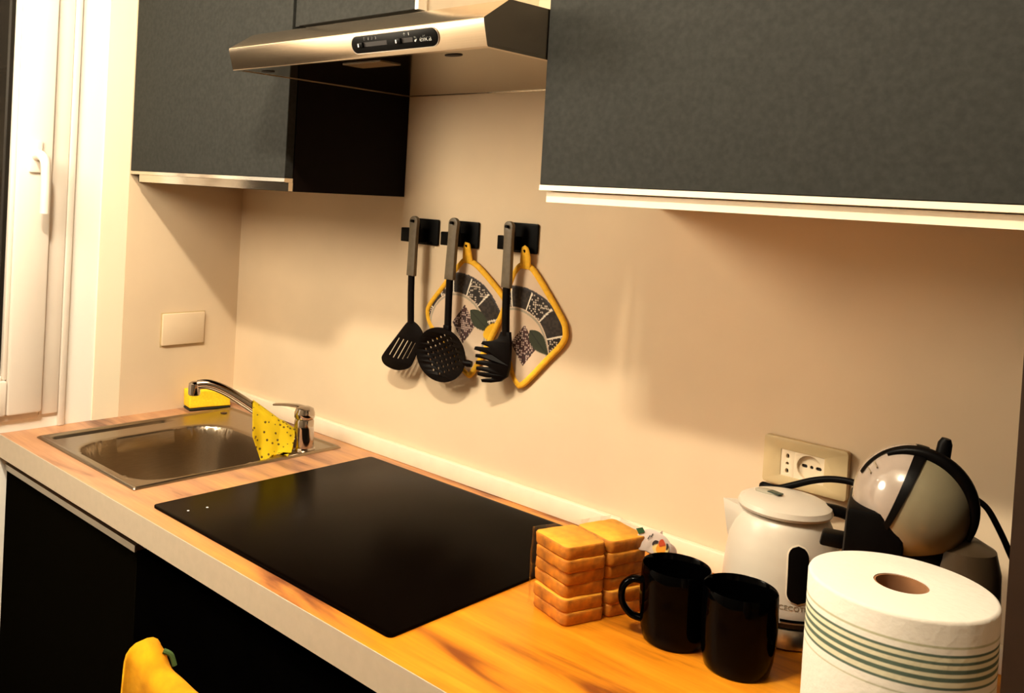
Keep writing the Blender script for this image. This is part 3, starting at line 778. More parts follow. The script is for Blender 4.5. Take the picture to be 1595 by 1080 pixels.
# pasta fork
t = thing('pasta_fork', (0.92, YU, 0.22), 'black pasta fork with teeth pointing left and a taupe handle on the right hook', 'pasta fork', 'utensils hanging from wall hooks')
handle_parts(t, (0.9240, 0.5258), (0.9248, 0.4039), (0.9295, 0.312), 0.0090, 0.0090, 0.5165)
head = [(0.9203, 0.318), (0.9390, 0.3196), (0.9425, 0.300), (0.9426, 0.2585), (0.9378, 0.2375), (0.9235, 0.2265), (0.905, 0.2215), (0.8889, 0.2201), (0.8875, 0.2235), (0.905, 0.2275), (0.912, 0.2315),
        (0.895, 0.2300), (0.8798, 0.2318), (0.8795, 0.2355), (0.896, 0.2365), (0.908, 0.2395), (0.896, 0.2405), (0.8770, 0.2420), (0.8768, 0.2458), (0.894, 0.2470), (0.908, 0.2485),
        (0.894, 0.2520), (0.8757, 0.2530), (0.8755, 0.2570), (0.892, 0.2590), (0.907, 0.2600), (0.892, 0.2645), (0.8740, 0.2655), (0.8742, 0.2695), (0.891, 0.2710), (0.905, 0.2730), (0.890, 0.2765), (0.8710, 0.2795), (0.8720, 0.2835), (0.890, 0.2840),
        (0.903, 0.2860), (0.897, 0.2885), (0.884, 0.2915), (0.886, 0.2955), (0.903, 0.2980), (0.914, 0.3040)]
bm = filled([head], 0.0050, 0.0012)
xf(bm, lambda c: Vector((c.x, YU+c.z-0.35*max(0, 0.915-c.x), c.y)))
obj('toothed_head', bm, M['nylon'], t)

# ------------------------------------------------------------------ pot holders
def hsh(i, j): return (sin(i*127.1+j*311.7)*43758.5453) % 1.0
def pot_holder(name_label, outline, loop, ring_c, dia_c, leaf, lemon, lx_hook):
    ctr = Vector((sum(p[0] for p in outline)/len(outline), sum(p[1] for p in outline)/len(outline)))
    t = thing('pot_holder', (ctr.x, -0.008, min(p[1] for p in outline)), name_label, 'pot holder', 'printed pot holders on the wall')
    edge = closed_spline([(p[0], p[1], 0) for p in outline], 34)
    n = len(edge); NR = 72
    bm = bmesh.new()
    colr = bm.loops.layers.color.new('print')
    ro, ri = 0.110, 0.074
    sub = 4
    def inside_leaf(p):
        a, b_, c_ = leaf
        A, Bq = Vector(a), Vector(b_)
        d = Bq-A; L = d.length; d.normalize(); q = Vector(p)-A; s = q.dot(d)/L; k = q.dot(Vector((-d.y, d.x)))
        if 0 < s < 1:
            hw = 0.0165*sin(pi*s**0.8)
            if abs(k) < hw: return 0.35 if abs(k) < 0.0012 else 1.0
        return 0
    def col(p):
        x, z = p
        base = (0.66, 0.50, 0.36)
        dx, dz = x-ring_c[0], (z-ring_c[1])
        r = sqrt((dx*0.95)**2+dz*dz); a = math.degrees(atan2(dz, dx))
        c = base
        if ri-0.006 < r < ri-0.002 and -30 < a < 215: c = (0.36, 0.31, 0.24)
        if ri < r < ro and -20 < a < 205:
            k = (a+10) % 27.0
            if k < 1.8: c = (0.80, 0.72, 0.60)
            else:
                idx = int((a+10)//27.0)
                hx_, hz_ = int(x/0.0042), int(z/0.0042)
                hsp = hsh(hx_, hz_)
                fx, fz = x/0.0042-hx_-0.5, z/0.0042-hz_-0.5
                c = (0.013, 0.007, 0.005)
                if idx % 2 == 0 and hsp > 0.55 and fx*fx+fz*fz < 0.13: c = (0.62, 0.52, 0.42)
                elif hsp > 0.6: c = (0.030, 0.019, 0.012)
        elif ro <= r < ro+0.004 and 20 < a < 160: c = (0.035, 0.03, 0.035)
        ddx, ddz = abs(x-dia_c[0])/0.031, abs(z-dia_c[1])/0.039
        if ddx+ddz < 1:
            hx_, hz_ = int(x/0.0040), int(z/0.0040); hsp = hsh(hx_+7, hz_+3)
            fx, fz = x/0.0040-hx_-0.5, z/0.0040-hz_-0.5
            c = (0.052, 0.013, 0.012)
            if hsp > 0.5 and fx*fx+fz*fz < 0.14: c = (0.58, 0.44, 0.38)
            elif hsp < 0.25: c = (0.035, 0.014, 0.014)
        lf = inside_leaf(p)
        if lf: c = (0.018*lf+0.005, 0.024*lf+0.005, 0.008*lf+0.003)
        if lemon:
            e = ((x-lemon[0])*0.8+(z-lemon[1])*0.6)/0.024; f = ((x-lemon[0])*-0.6+(z-lemon[1])*0.8)/0.013
            if e*e+f*f < 1: c = (0.88, 0.50, 0.01)
        # pale diagonal band under the picture
        return c
    center = None
    rings = []
    for k in range(1, NR+1):
        s = k/NR; ring = []
        for q in edge:
            x = ctr.x+(q.x-ctr.x)*s; z = ctr.y+(q.y-ctr.y)*s
            puff = 0.0055*(1-s**6)+0.0012*noise.noise(Vector((x*40, z*40, 1)))
            ring.append(bm.verts.new((x, -0.0065-puff, z)))
        rings.append(ring)
    cv = bm.verts.new((ctr.x, -0.0125, ctr.y))
    faces = []
    for i in range(n): faces.append(bm.faces.new((cv, rings[0][i], rings[0][(i+1) % n])))
    for a, b_ in zip(rings, rings[1:]):
        for i in range(n):
            j = (i+1) % n; faces.append(bm.faces.new((a[i], b_[i], b_[j], a[j])))
    for f in faces:
        for lp in f.loops:
            c = col((lp.vert.co.x, lp.vert.co.z)); lp[colr] = (*[max(0, v)**(1/2.2) for v in c], 1)
    # back side
    back = [bm.verts.new((q.x, -0.003, q.y)) for q in edge]
    for i in range(n):
        j = (i+1) % n; f = bm.faces.new((rings[-1][i], back[i], back[j], rings[-1][j])); f.material_index = 1
    f = bm.faces.new(back[::-1]); f.material_index = 1
    me_o = obj('quilted_pad', bm, [M['print'], M['cotton_back']], t, ang=60)
    bm = bmesh.new()
    pts = [(q.x, -0.0065, q.y) for q in edge[::4]]; pts = pts+[pts[0], pts[1]]
    tube(bm, pts, 0.0052, 10, flat=(0.9, 1.15), up=(0, 1, 0))
    obj('yellow_binding', bm, M['yellow_trim'], t, ang=70)['label'] = 'yellow fabric binding'
    bm = bmesh.new()
    tube(bm, spline(loop, 8), 0.0048, 10, flat=(0.45, 1.7), up=(0, 1, 0))
    obj('hanging_loop', bm, M['yellow_trim'], t, ang=70)['label'] = 'yellow hanging loop'
    return t

pot_holder('printed pot holder with yellow edging behind the skimmer, left of the two', [(0.7985, 0.4414), (0.832, 0.429), (0.8967, 0.3785), (0.8995, 0.3600), (0.868, 0.292), (0.8288, 0.2237), (0.8102, 0.2204), (0.762, 0.255), (0.7130, 0.2960), (0.6990, 0.3211), (0.7030, 0.340), (0.7358, 0.3799), (0.779, 0.430)],
           [(0.7965, -0.009, 0.4400), (0.7990, -0.013, 0.456), (0.8035, -0.016, 0.4725), (0.8055, -0.0135, 0.4600), (0.8080, -0.009, 0.4380)], (0.7830, 0.3020), (0.8031, 0.3155), ((0.8178, 0.3450), (0.8720, 0.3080), None), (0.8740, 0.3110), 0)
pot_holder('printed pot holder with yellow edging behind the pasta fork, right of the two', [(0.9470, 0.4454), (0.970, 0.432), (1.030, 0.362), (1.0430, 0.3360), (1.0385, 0.314), (1.008, 0.280), (0.9553, 0.2241), (0.9380, 0.2250), (0.921, 0.258), (0.9100, 0.300), (0.9070, 0.340), (0.9110, 0.4037), (0.928, 0.4400)],
           [(0.9410, -0.009, 0.4400), (0.9440, -0.013, 0.460), (0.9485, -0.016, 0.4765), (0.9530, -0.0135, 0.4600), (0.9500, -0.009, 0.4400)], (0.9330, 0.2920), (0.9544, 0.2966), ((0.9671, 0.3270), (1.0100, 0.2860), None), None, 0)

# ------------------------------------------------------------------ toast in clear film
e1 = Vector((-0.955, 0.295, 0)).normalized(); e2 = Vector((0.295, 0.955, 0)).normalized()
F0 = Vector((1.3124, -0.3572, 0))
SW, SD, ST = 0.074, 0.0705, 0.0172
def toast_mesh(seed):
    rnd = random.Random(seed)
    L0 = rrect(-SW/2, SW/2, -SD/2, SD/2, 0.008, 4); L = []
    for i in range(len(L0)):
        p, q = L0[i], L0[(i+1) % len(L0)]; m_ = max(1, int(sqrt((p[0]-q[0])**2+(p[1]-q[1])**2)/0.008))
        L += [(p[0]+(q[0]-p[0])*k/m_, p[1]+(q[1]-p[1])*k/m_) for k in range(m_)]
    bm = bmesh.new(); n = len(L)
    lay = [(0.955, 0.0), (0.995, 0.0025), (0.985, ST*0.5), (0.998, ST-0.003), (0.95, ST-0.0008)]
    def wob(p, z, q): return 0.0014*noise.noise(Vector((p[0]*55+seed*3+q, p[1]*55+q*7, z*110+seed)))
    rings = [[bm.verts.new((p[0]*(1-(1-s_)*0.6)+wob(p, z, 0), p[1]*(1-(1-s_)*0.6)+wob(p, z, 4), z+(0.5*wob(p, z*.2, 9) if z > 0.004 else 0))) for p in L] for s_, z in lay]
    for a, b_ in zip(rings, rings[1:]):
        for i in range(n):
            j = (i+1) % n; f = bm.faces.new((a[i], a[j], b_[j], b_[i])); f.material_index = 1
    bm.faces.new(rings[0][::-1]); bm.faces.new(rings[-1])
    smooth(bm, 50)
    me = bpy.data.meshes.new('toast_slice'); bm.to_mesh(me); bm.free()
    me.materials.append(M['toast']); me.materials.append(M['crust'])
    return me
TM = [toast_mesh(s_) for s_ in (1, 2, 3)]
ordw = ['bottom', 'second from the bottom', 'third from the bottom', 'third from the top', 'second from the top', 'top']
rnd = random.Random(3)
offs = {0: (0.003, -0.001), 1: (0.002, -0.002), 2: (-0.003, 0.003), 3: (-0.0025, 0.0025), 4: (0.0005, 0.0), 5: (0.0, 0.0)}
for s_i, side in enumerate(('left', 'right')):
    for k in range(6):
        o = bpy.data.objects.new('toast_slice', TM[(k+s_i) % 3]); COL.objects.link(o)
        oa, ob = offs[k]
        c = F0+e1*(SW/2+0.0015+oa*-1+rnd.uniform(-.0010, .0010))+e2*(SD/2+0.001+s_i*(SD+0.0022)+(ob if s_i == 0 else rnd.uniform(-.0006, .0006)))
        o.location = (c.x, c.y, H+0.0012+k*(ST+0.0004))
        o.rotation_euler.z = atan2(e1.y, e1.x)+pi+rnd.uniform(-0.035, 0.035)
        tag(o, 'golden toast slice, %s of the %s stack in the clear packet' % (ordw[k], side), 'toast', 'toast slices stacked on the worktop')
# film round both stacks
t = thing('film_wrapper', tuple(F0+e1*0.04+e2*0.067), 'crinkled clear film packet round the two toast stacks with a printed white end', 'packet')
bm = bmesh.new()
A0, A1, B0, B1, ZT2 = -0.0050, SW+0.0050, -0.0050, 2*SD+0.0075, 6*(ST+0.0004)+0.0040
ring = [(x, y) for x, y in rrect(A0, A1, B0, B1, 0.008, 4)]
def film_pt(a, b_, z, s=0.0012):
    P = F0+e1*a+e2*b_; P.z = z
    nv = Vector((noise.noise(Vector((a*60, b_*60, z*45))), noise.noise(Vector((a*50+5, b_*50, z*60))), 0.3*noise.noise(Vector((a*60, b_*70, z*50+9)))))
    return P+nv*s
dense = []
for i in range(len(ring)):
    p, q = ring[i], ring[(i+1) % len(ring)]
    m_ = max(1, int(sqrt((p[0]-q[0])**2+(p[1]-q[1])**2)/0.006))
    dense += [(p[0]+(q[0]-p[0])*k/m_, p[1]+(q[1]-p[1])*k/m_) for k in range(m_)]
levels = [0.0012+(ZT2-0.0012)*k/16 for k in range(17)]
rg = [[bm.verts.new(film_pt(a, b_, z, 0.0013 if 0 < k else 0.0)) for a, b_ in dense] for k, z in enumerate(levels)]
n = len(dense)
for a, b_ in zip(rg, rg[1:]):
    for i in range(n): bm.faces.new((a[i], a[(i+1) % n], b_[(i+1) % n], b_[i]))
ca, cb = (A0+A1)/2, (B0+B1)/2
prev = rg[-1]
for s in (0.93, 0.8, 0.6, 0.4, 0.2):
    cur = [bm.verts.new(film_pt(ca+(a-ca)*s, cb+(b_-cb)*s, ZT2+0.0008, 0.0006)) for a, b_ in dense]
    for i in range(n): bm.faces.new((prev[i], prev[(i+1) % n], cur[(i+1) % n], cur[i]))
    prev = cur
bm.faces.new(prev)
obj('clear_film', bm, M['film'], t, ang=70)
# gathered printed end behind the right stack
bm = bmesh.new()
NT, NS = 18, 22
Q0 = F0+e2*(2*SD+0.011)+e1*0.000
def tail(s, k):
    # s 0..1 outwards, k 0..1 from low to high
    wdt = 0.085-0.030*s
    P = Q0+e2*(0.040*s)+e1*(0.012+0.012*sin(k*5.0+s*2))
    P += Vector((0.006*sin(9*k+3*s), 0, 0))
    P.z = 0.052+(k-0.45)*wdt+0.018*s+0.0035*sin(14*k+5*s)
    return P
V = [[bm.verts.new(tail(i/NS, j/NT)) for j in range(NT+1)] for i in range(NS+1)]
for i in range(NS):
    for j in range(NT): bm.faces.new((V[i][j], V[i+1][j], V[i+1][j+1], V[i][j+1]))
bmesh.ops.solidify(bm, geom=bm.faces[:], thickness=0.0004)
tl = obj('printed_end', bm, M['white_film'], t, ang=80); tl['label'] = 'white crumpled end of the packet with coloured print'
# print: text strokes, green tab and a flower over wheat ears, on the flap facing the camera
O = Vector((1.3660, -0.2150, 0.0960)); ru = Vector((0.82, 0.50, -0.25)).normalized(); rn = Vector((0.50, -0.78, 0.37)).normalized(); rv = rn.cross(ru).normalized()
def on_flap(c): return O+ru*c.x+rv*c.y+rn*c.z
bm = filled([[(p.x, p.y) for p in closed_spline([(-0.029, 0.004, 0), (-0.016, 0.016, 0), (0.004, 0.015, 0), (0.017, 0.006, 0), (0.016, -0.008, 0), (0.002, -0.016, 0), (-0.012, -0.014, 0), (-0.024, -0.014, 0)], 5)]], 0.0008, 0.0002)
xf(bm, lambda c: on_flap(Vector((c.x, c.y, c.z+0.0012*sin(c.x*200))))); fl = obj('film_flap', bm, M['white_film'], t)
def blob(name, pts, m, lift, smooth_=True):
    L = [(p.x, p.y) for p in closed_spline([(a, b_, 0) for a, b_ in pts], 4)] if smooth_ else pts
    bm = filled([L], 0.0003); xf(bm, lambda c: on_flap(Vector((c.x, c.y, c.z+lift)))); return obj(name, bm, m, fl)
blob('green_tab', [(-0.034, 0.010), (-0.026, 0.015), (-0.021, 0.010), (-0.028, 0.004)], M['logo_green'], 0.0026, False)
blob('pale_rim', [(-0.006, -0.006), (0.000, -0.0125), (0.008, -0.0125), (0.0145, -0.007), (0.0155, 0.001), (0.006, 0.003), (-0.003, 0.000)], plain('pale yellow print', (0.72, 0.55, 0.22, 1), 0.5), 0.0025)
blob('wheat_ears', [(0.000, -0.0085), (0.006, -0.0105), (0.0115, -0.006), (0.0115, 0.000), (0.009, 0.005), (0.003, 0.004), (-0.0005, -0.001)], M['logo_orange'], 0.0029)
blob('red_flower', [(0.0005, 0.003), (0.0015, 0.0075), (0.0045, 0.0095), (0.0075, 0.0070), (0.0100, 0.0035), (0.0065, 0.0005), (0.003, -0.0015)], M['logo_red'], 0.0033)
blob('dark_leaf', [(-0.0075, 0.000), (-0.0050, 0.0045), (-0.0005, 0.0050), (-0.0005, 0.002), (-0.0040, -0.0005), (-0.0065, -0.0035)], M['logo_dark'], 0.0033)
blob('dark_leaf', [(0.0108, 0.0060), (0.0135, 0.0055), (0.0145, 0.0005), (0.0125, -0.0025), (0.0118, 0.002)], M['logo_dark'], 0.0033)
for x_, y_ in ((-0.0125, 0.009), (-0.0155, 0.0055)): blob('text_stroke', [(x_, y_-0.003), (x_+0.0012, y_-0.003), (x_+0.003, y_+0.003), (x_+0.0018, y_+0.003)], M['logo_dark'], 0.0028, False)

# ------------------------------------------------------------------ mugs
def mug(c, hgt, r, ang_, label):
    t = thing('mug', c, label, 'mug', 'black mugs on the worktop')
    prof = [(r*0.80, 0.0006), (r*0.86, 0.003), (r*0.93, 0.018), (r*0.985, 0.040), (r, 0.060), (r*0.985, hgt-0.012), (r*0.97, hgt-0.001), (r*0.955, hgt+0.0006), (r*0.925, hgt-0.001), (r*0.90, hgt-0.015), (r*0.90, 0.03), (r*0.82, 0.010), (r*0.6, 0.007), (0.004, 0.0065)]
    obj('body', lathe(bmesh.new(), prof, (0, 0, 0), 56), M['ceramic_black'], t, local=True, ang=50)
    d = Vector((cos(ang_), sin(ang_), 0))
    def P(a, z): return d*a+Vector((0, 0, z))
    pts = spline([P(r*0.93, hgt*0.74), P(r+0.010, hgt*0.74), P(r+0.0215, hgt*0.62), P(r+0.0215, hgt*0.42), P(r+0.010, hgt*0.27), P(r*0.90, hgt*0.23)], 7)
    bm = bmesh.new(); tube(bm, pts, 0.0062, 12, flat=(0.75, 1.15), up=(-d.y, d.x, 0) if False else None)
    obj('handle', bm, M['ceramic_black'], t, local=True)
mug((1.425, -0.268, 0), 0.099, 0.0455, radians(212), 'black mug with its handle towards the toast, left of the two')
mug((1.514, -0.270, 0), 0.101, 0.0460, radians(108), 'shiny black mug in front of the white kettle, right of the two')

# ------------------------------------------------------------------ kettle
KX, KY = 1.498, -0.112
t = thing('electric_kettle', (KX, KY, 0), 'white electric kettle with a black level window and pointed spout, by the wall socket', 'kettle')
bm = lathe(bmesh.new(), [(0.072, 0.0006), (0.0765, 0.003), (0.0765, 0.021), (0.073, 0.0265), (0.060, 0.028)], (KX, KY, 0), 56)
obj('power_base', bm, M['kettle_band'], t)['label'] = 'pale steel power base'
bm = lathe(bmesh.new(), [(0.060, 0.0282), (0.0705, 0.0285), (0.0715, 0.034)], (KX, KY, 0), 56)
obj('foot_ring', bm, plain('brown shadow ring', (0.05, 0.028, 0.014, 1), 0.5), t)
kprof = [(0.0715, 0.0342), (0.0750, 0.036), (0.0765, 0.045), (0.0755, 0.072), (0.0735, 0.098), (0.0700, 0.122), (0.0640, 0.143), (0.0580, 0.156), (0.0520, 0.162)]
def krad(z):
    for (r0, z0), (r1, z1) in zip(kprof, kprof[1:]):
        if z0 <= z <= z1: return r0+(r1-r0)*(z-z0)/(z1-z0)
    return kprof[-1][0]
SPA = radians(200)     # spout points left
bm = bmesh.new(); seg = 72
fine = []
for (r0, z0), (r1, z1) in zip(kprof, kprof[1:]):
    m_ = max(1, int((z1-z0)/0.006))
    fine += [(r0+(r1-r0)*k/m_, z0+(z1-z0)*k/m_) for k in range(m_)]
fine.append(kprof[-1])
rings = []
for r, z in fine:
    rr = []
    for i in range(seg):
        a = 2*pi*i/seg; da = (a-SPA+pi) % (2*pi)-pi
        rr.append(bm.verts.new((KX+r*cos(a), KY+r*sin(a), z)))
    rings.append(rr)
for a, b_ in zip(rings, rings[1:]):
    for i in range(seg): bm.faces.new((a[i], a[(i+1) % seg], b_[(i+1) % seg], b_[i]))
bm.faces.new(rings[0][::-1]); bm.faces.new(rings[-1])
body = obj('body', bm, M['kettle'], t, ang=50)
# spout: a V-shaped beak from low on the shoulder to the rim
bm = bmesh.new()
def kp(a, r, z): return Vector((KX+r*cos(SPA+a), KY+r*sin(SPA+a), z))
loopA = []; tops = []
low = bm.verts.new(kp(0, krad(0.110)-0.001, 0.110))
nL = 8
L_ = [bm.verts.new(kp(0.50*(k/nL), krad(0.110+0.051*(k/nL))-0.0015, 0.110+0.051*(k/nL))) for k in range(1, nL+1)]
R_ = [bm.verts.new(kp(-0.50*(k/nL), krad(0.110+0.051*(k/nL))-0.0015, 0.110+0.051*(k/nL))) for k in range(1, nL+1)]
T_ = [bm.verts.new(kp(0, krad(0.110)+(0.081-krad(0.110))*(k/nL)**0.9, 0.110+0.054*(k/nL))) for k in range(1, nL+1)]
prevs = (low, low, low)
for k in range(nL):
    l, r_, tp = L_[k], R_[k], T_[k]
    if k == 0:
        bm.faces.new((low, tp, l)); bm.faces.new((low, r_, tp))
    else:
        bm.faces.new((L_[k-1], T_[k-1], tp, l)); bm.faces.new((T_[k-1], R_[k-1], r_, tp))
back = bm.verts.new(kp(0, 0.040, 0.163))
bm.faces.new((L_[-1], T_[-1], back)); bm.faces.new((T_[-1], R_[-1], back))
obj('spout', bm, M['kettle'], t, ang=60)
bm = lathe(bmesh.new(), [(0.0545, 0.1625), (0.0600, 0.1645), (0.0615, 0.168), (0.0590, 0.1745), (0.050, 0.179), (0.032, 0.1815), (0.012, 0.182)], (KX, KY, 0), 56)
lid = obj('lid', bm, M['kettle'], t)
bm = bmesh.new()
dh = Vector((cos(SPA), sin(SPA), 0))
box(bm, KX+dh.x*0.040-0.016, KX+dh.x*0.040+0.016, KY+dh.y*0.040-0.012, KY+dh.y*0.040+0.012, 0.1645, 0.1780, 0.005, 3)
obj('lid_tongue', bm, M['kettle'], lid)
bm = lathe(bmesh.new(), [(0.0165, 0.0), (0.0165, 0.0022), (0.014, 0.0034)], (KX-0.022, KY-0.004, 0.1808), 28, sx=1.15, sy=0.62)
obj('lid_button', bm, M['clear_tab'], lid)['label'] = 'grey lid button'
bm = bmesh.new(); box(bm, KX-0.021, KX-0.002, KY-0.013, KY-0.001, 0.1838, 0.1854, 0.0008, 1); bm.transform(Matrix.Translation((KX-0.012, KY-0.007, 0)) @ Matrix.Rotation(radians(-12), 4, 'Z') @ Matrix.Translation((-(KX-0.012), -(KY-0.007), 0)))
obj('green_tab', bm, M['green_tab'], lid)['label'] = 'dark green tab'
# level window, its rim, the lettering and the lower slot, all wrapped on the body
WA = radians(-51)
def wrap(c, a0, z0, lift):
    z = z0+c.y; r = krad(z)+lift+c.z; a = a0+c.x/0.073
    return Vector((KX+r*cos(a), KY+r*sin(a), z))
def dense_loop(L, n_=3):
    out = []
    for i in range(len(L)):
        p, q = L[i], L[(i+1) % len(L)]
        out += [(p[0]+(q[0]-p[0])*k/n_, p[1]+(q[1]-p[1])*k/n_) for k in range(n_)]
    return out
def strip_plate(w_, z0, z1, th, a0):
    """pill shaped plate wrapped on the body"""
    bm = bmesh.new(); NU, NV = 10, 26
    rr = w_/2; Vv = []
    for j in range(NV+1):
        z = z0+(z1-z0)*j/NV
        d = max(0, (z0+rr)-z, z-(z1-rr)); hw = sqrt(max(0.0, rr*rr-d*d))
        Vv.append([bm.verts.new(wrap(Vector((hw*(2*i/NU-1), z, 0)), a0, 0, th)) for i in range(NU+1)])
    for j in range(NV):
        for i in range(NU): 
            try: bm.faces.new((Vv[j][i], Vv[j][i+1], Vv[j+1][i+1], Vv[j+1][i]))
            except ValueError: pass
    bmesh.ops.remove_doubles(bm, verts=bm.verts, dist=1e-5)
    bmesh.ops.solidify(bm, geom=bm.faces[:], thickness=0.002)
    return bm
obj('level_window', strip_plate(0.0265, 0.064, 0.137, 0.0018, WA), M['plastic_black'], t)['label'] = 'black pill-shaped water level window'
obj('window_rim', strip_plate(0.0300, 0.0622, 0.1388, 0.0008, WA), plain('pale window rim', (0.70, 0.62, 0.50, 1), 0.4), t)
bm = text_bm('CECOTEC', 0.0088, 0.0002, 1.05); xf(bm, lambda c: wrap(c, WA-0.02, 0.0575, 0.0004)); obj('lettering', bm, M['grey_mark'], t)
bm = bmesh.new(); 
vv = [[bm.verts.new(wrap(Vector((-0.018+0.036*i/10, z, 0)), WA-0.02, 0, 0.0009)) for i in range(11)] for z in (0.0385, 0.0425)]
for i in range(10): bm.faces.new((vv[0][i], vv[0][i+1], vv[1][i+1], vv[1][i]))
bmesh.ops.solidify(bm, geom=bm.faces[:], thickness=0.001); obj('foot_slot', bm, M['plastic_black'], t)
# handle on the far side from the spout
HA = SPA+pi+radians(12)
def hp(r, z): return Vector((KX+r*cos(HA), KY+r*sin(HA), z))
bm = bmesh.new()
tube(bm, spline([hp(0.052, 0.171), hp(0.075, 0.168), hp(0.096, 0.156), hp(0.102, 0.130), hp(0.100, 0.095), hp(0.090, 0.062), hp(0.070, 0.055)], 7), 0.0095, 14, flat=(0.8, 1.25))
obj('handle', bm, M['plastic_black'], t)['label'] = 'black handle'
bm = bmesh.new(); tube(bm, [hp(0.063, 0.136), hp(0.094, 0.144)], 0.0035, 10); obj('chrome_switch', bm, M['chrome'], t)

# ------------------------------------------------------------------ coffee machine
CX, CY = 1.672, -0.170
t = thing('coffee_machine', (1.69, -0.16, 0), 'round cream and black capsule coffee machine at the right end of the worktop', 'coffee machine')
ca = radians(-163)        # the front points left and a little towards the camera
cf = Vector((cos(ca), sin(ca), 0)); cs = Vector((-sin(ca), cos(ca), 0)); cu = Vector((0, 0, 1))
CC = Vector((CX, CY, 0.2320))
def cm(f, s, z): return CC+cf*f+cs*s+cu*z
RF, RS, RZ = 0.0640, 0.066, 0.0690
# head: ellipsoid shell, split at the front seam
def ellip(f0, f1, grow=0.0, nf=22, ns=48, tilt=0.034, bow=0.004):
    bm = bmesh.new(); rings = []
    for i in range(nf+1):
        f = f0+(f1-f0)*i/nf; k = sqrt(max(0.0, 1-(f/RF)**2))
        ring = []
        for j in range(ns):
            zz = sin(2*pi*j/ns); ss = cos(2*pi*j/ns)
            # the seam leans back over the crown and bows forward at the sides
            fs = f-tilt*zz*k*(1-abs(f)/RF)+bow*max(0, ss)*k*(1-abs(f)/RF)
            fs = max(-RF, min(RF, fs)); kk = sqrt(max(0.0, 1-(fs/RF)**2))
            ring.append(bm.verts.new(cm(fs*(1+grow/RF), (RS+grow)*kk*ss, (RZ+grow)*kk*zz)))
        rings.append(ring)
    for a, b_ in zip(rings, rings[1:]):
        for j in range(ns): bm.faces.new((a[j], a[(j+1) % ns], b_[(j+1) % ns], b_[j]))
    bm.faces.new(rings[0][::-1]); bm.faces.new(rings[-1])
    bmesh.ops.remove_doubles(bm, verts=bm.verts, dist=1e-6)
    return bm
obj('rear_shell', ellip(-RF, 0.016), M['machine'], t, ang=60)
obj('front_cover', ellip(0.0175, RF*0.985, 0.0012), M['machine_head'], t, ang=60)['label'] = 'glossy pearl front cover'
bm = ellip(0.0125, 0.0205, 0.0022); obj('seam_band', bm, M['plastic_black'], t, ang=60)['label'] = 'black seam round the head'
# band running fore and aft over the crown, wide at the back
bm = bmesh.new()
NBd = 44; Vv = []
for i in range(NBd+1):
    th = radians(28)+radians(212)*i/NBd      # from low front over the top to low back
    hw = 0.0035+0.013*max(0, (i/NBd-0.22)/0.78)**0.8
    row = []
    for j in range(7):
        s = hw*(2*j/6-1); k = sqrt(max(0, 1-(s/RS)**2))
        so = s+0.020*(1-i/NBd)**1.5; k = sqrt(max(0, 1-(so/RS)**2))
        row.append(bm.verts.new(cm((RF+0.0030)*k*cos(th), so, (RZ+0.0030)*k*sin(th))))
    Vv.append(row)
for i in range(NBd):
    for j in range(6): bm.faces.new((Vv[i][j], Vv[i+1][j], Vv[i+1][j+1], Vv[i][j+1]))
bmesh.ops.solidify(bm, geom=bm.faces[:], thickness=0.004)
obj('crown_band', bm, M['plastic_black'], t, ang=60)['label'] = 'black band over the crown'
bm = bmesh.new(); tube(bm, [cm(-0.028, 0.0, 0.060), cm(-0.030, 0.0, 0.078), cm(-0.031, 0, 0.084)], [0.0085, 0.0078, 0.005], 16); obj('lever_knob', bm, M['plastic_black'], t)
# side arcs: thick dark surround at the back of the near shell
bm = bmesh.new()
pts = []
for i in range(30):
    th = radians(62)+radians(140)*i/29
    pts.append(cm((RF+0.001)*0.96*cos(th), 0.022, (RZ+0.001)*0.96*sin(th)))
tube(bm, pts, [0.003+0.006*sin(pi*i/29) for i in range(30)], 10); obj('side_arc', bm, M['plastic_black'], t)
# vents on the front cover
bm = bmesh.new()
for k in (0, 1):
    zz = 0.046-0.008*k; ff = RF*sqrt(max(0, 1-(0.020/RS)**2-(zz/RZ)**2))
    tube(bm, [cm(ff-0.001, 0.022, zz+0.002), cm(ff-0.0045, 0.036, zz-0.001)], 0.0010, 6)
obj('vent_marks', bm, M['grey_mark'], t)
# capsule holder block under the front
bm = bmesh.new()
def obox(f0, f1, s0, s1, z0, z1, tf=0.0, bev=0.004):
    b2 = bmesh.new(); box(b2, f0, f1, s0, s1, z0, z1, bev, 2)
    for v in b2.verts:
        k = (v.co.z-z0)/(z1-z0); v.co = cm(v.co.x+tf*k, v.co.y, v.co.z)
    return b2
obj('capsule_holder', obox(0.008, 0.071, -0.045, 0.060, -0.086, -0.002, -0.003, 0.006), M['plastic_black'], t)
obj('capsule_handle', obox(0.070, 0.098, -0.012, 0.012, -0.070, -0.052, -0.003), M['plastic_black'], t)
bm = lathe(bmesh.new(), [(0.060, -0.2315), (0.062, -0.222), (0.052, -0.14), (0.050, -0.08), (0.048, -0.045), (0.046, -0.030)], tuple(CC+cf*-0.012), 40)
obj('column', bm, M['plastic_black'], t)
bm = lathe(bmesh.new(), [(0.050, -0.2315), (0.054, -0.228), (0.054, -0.210), (0.050, -0.206)], tuple(CC+cf*0.055), 36); obj('drip_tray', bm, M['plastic_black'], t)
# water tank behind
bm = bmesh.new()
lathe(bm, [(0.040, -0.215), (0.044, -0.20), (0.044, -0.12), (0.042, -0.060), (0.036, -0.036), (0.018, -0.026)], tuple(CC+cf*-0.052+cs*0.010), 36)
obj('water_tank', bm, plain('smoky tank plastic', (0.045, 0.030, 0.016, 1), 0.3), t)['label'] = 'smoky beige water tank at the back'
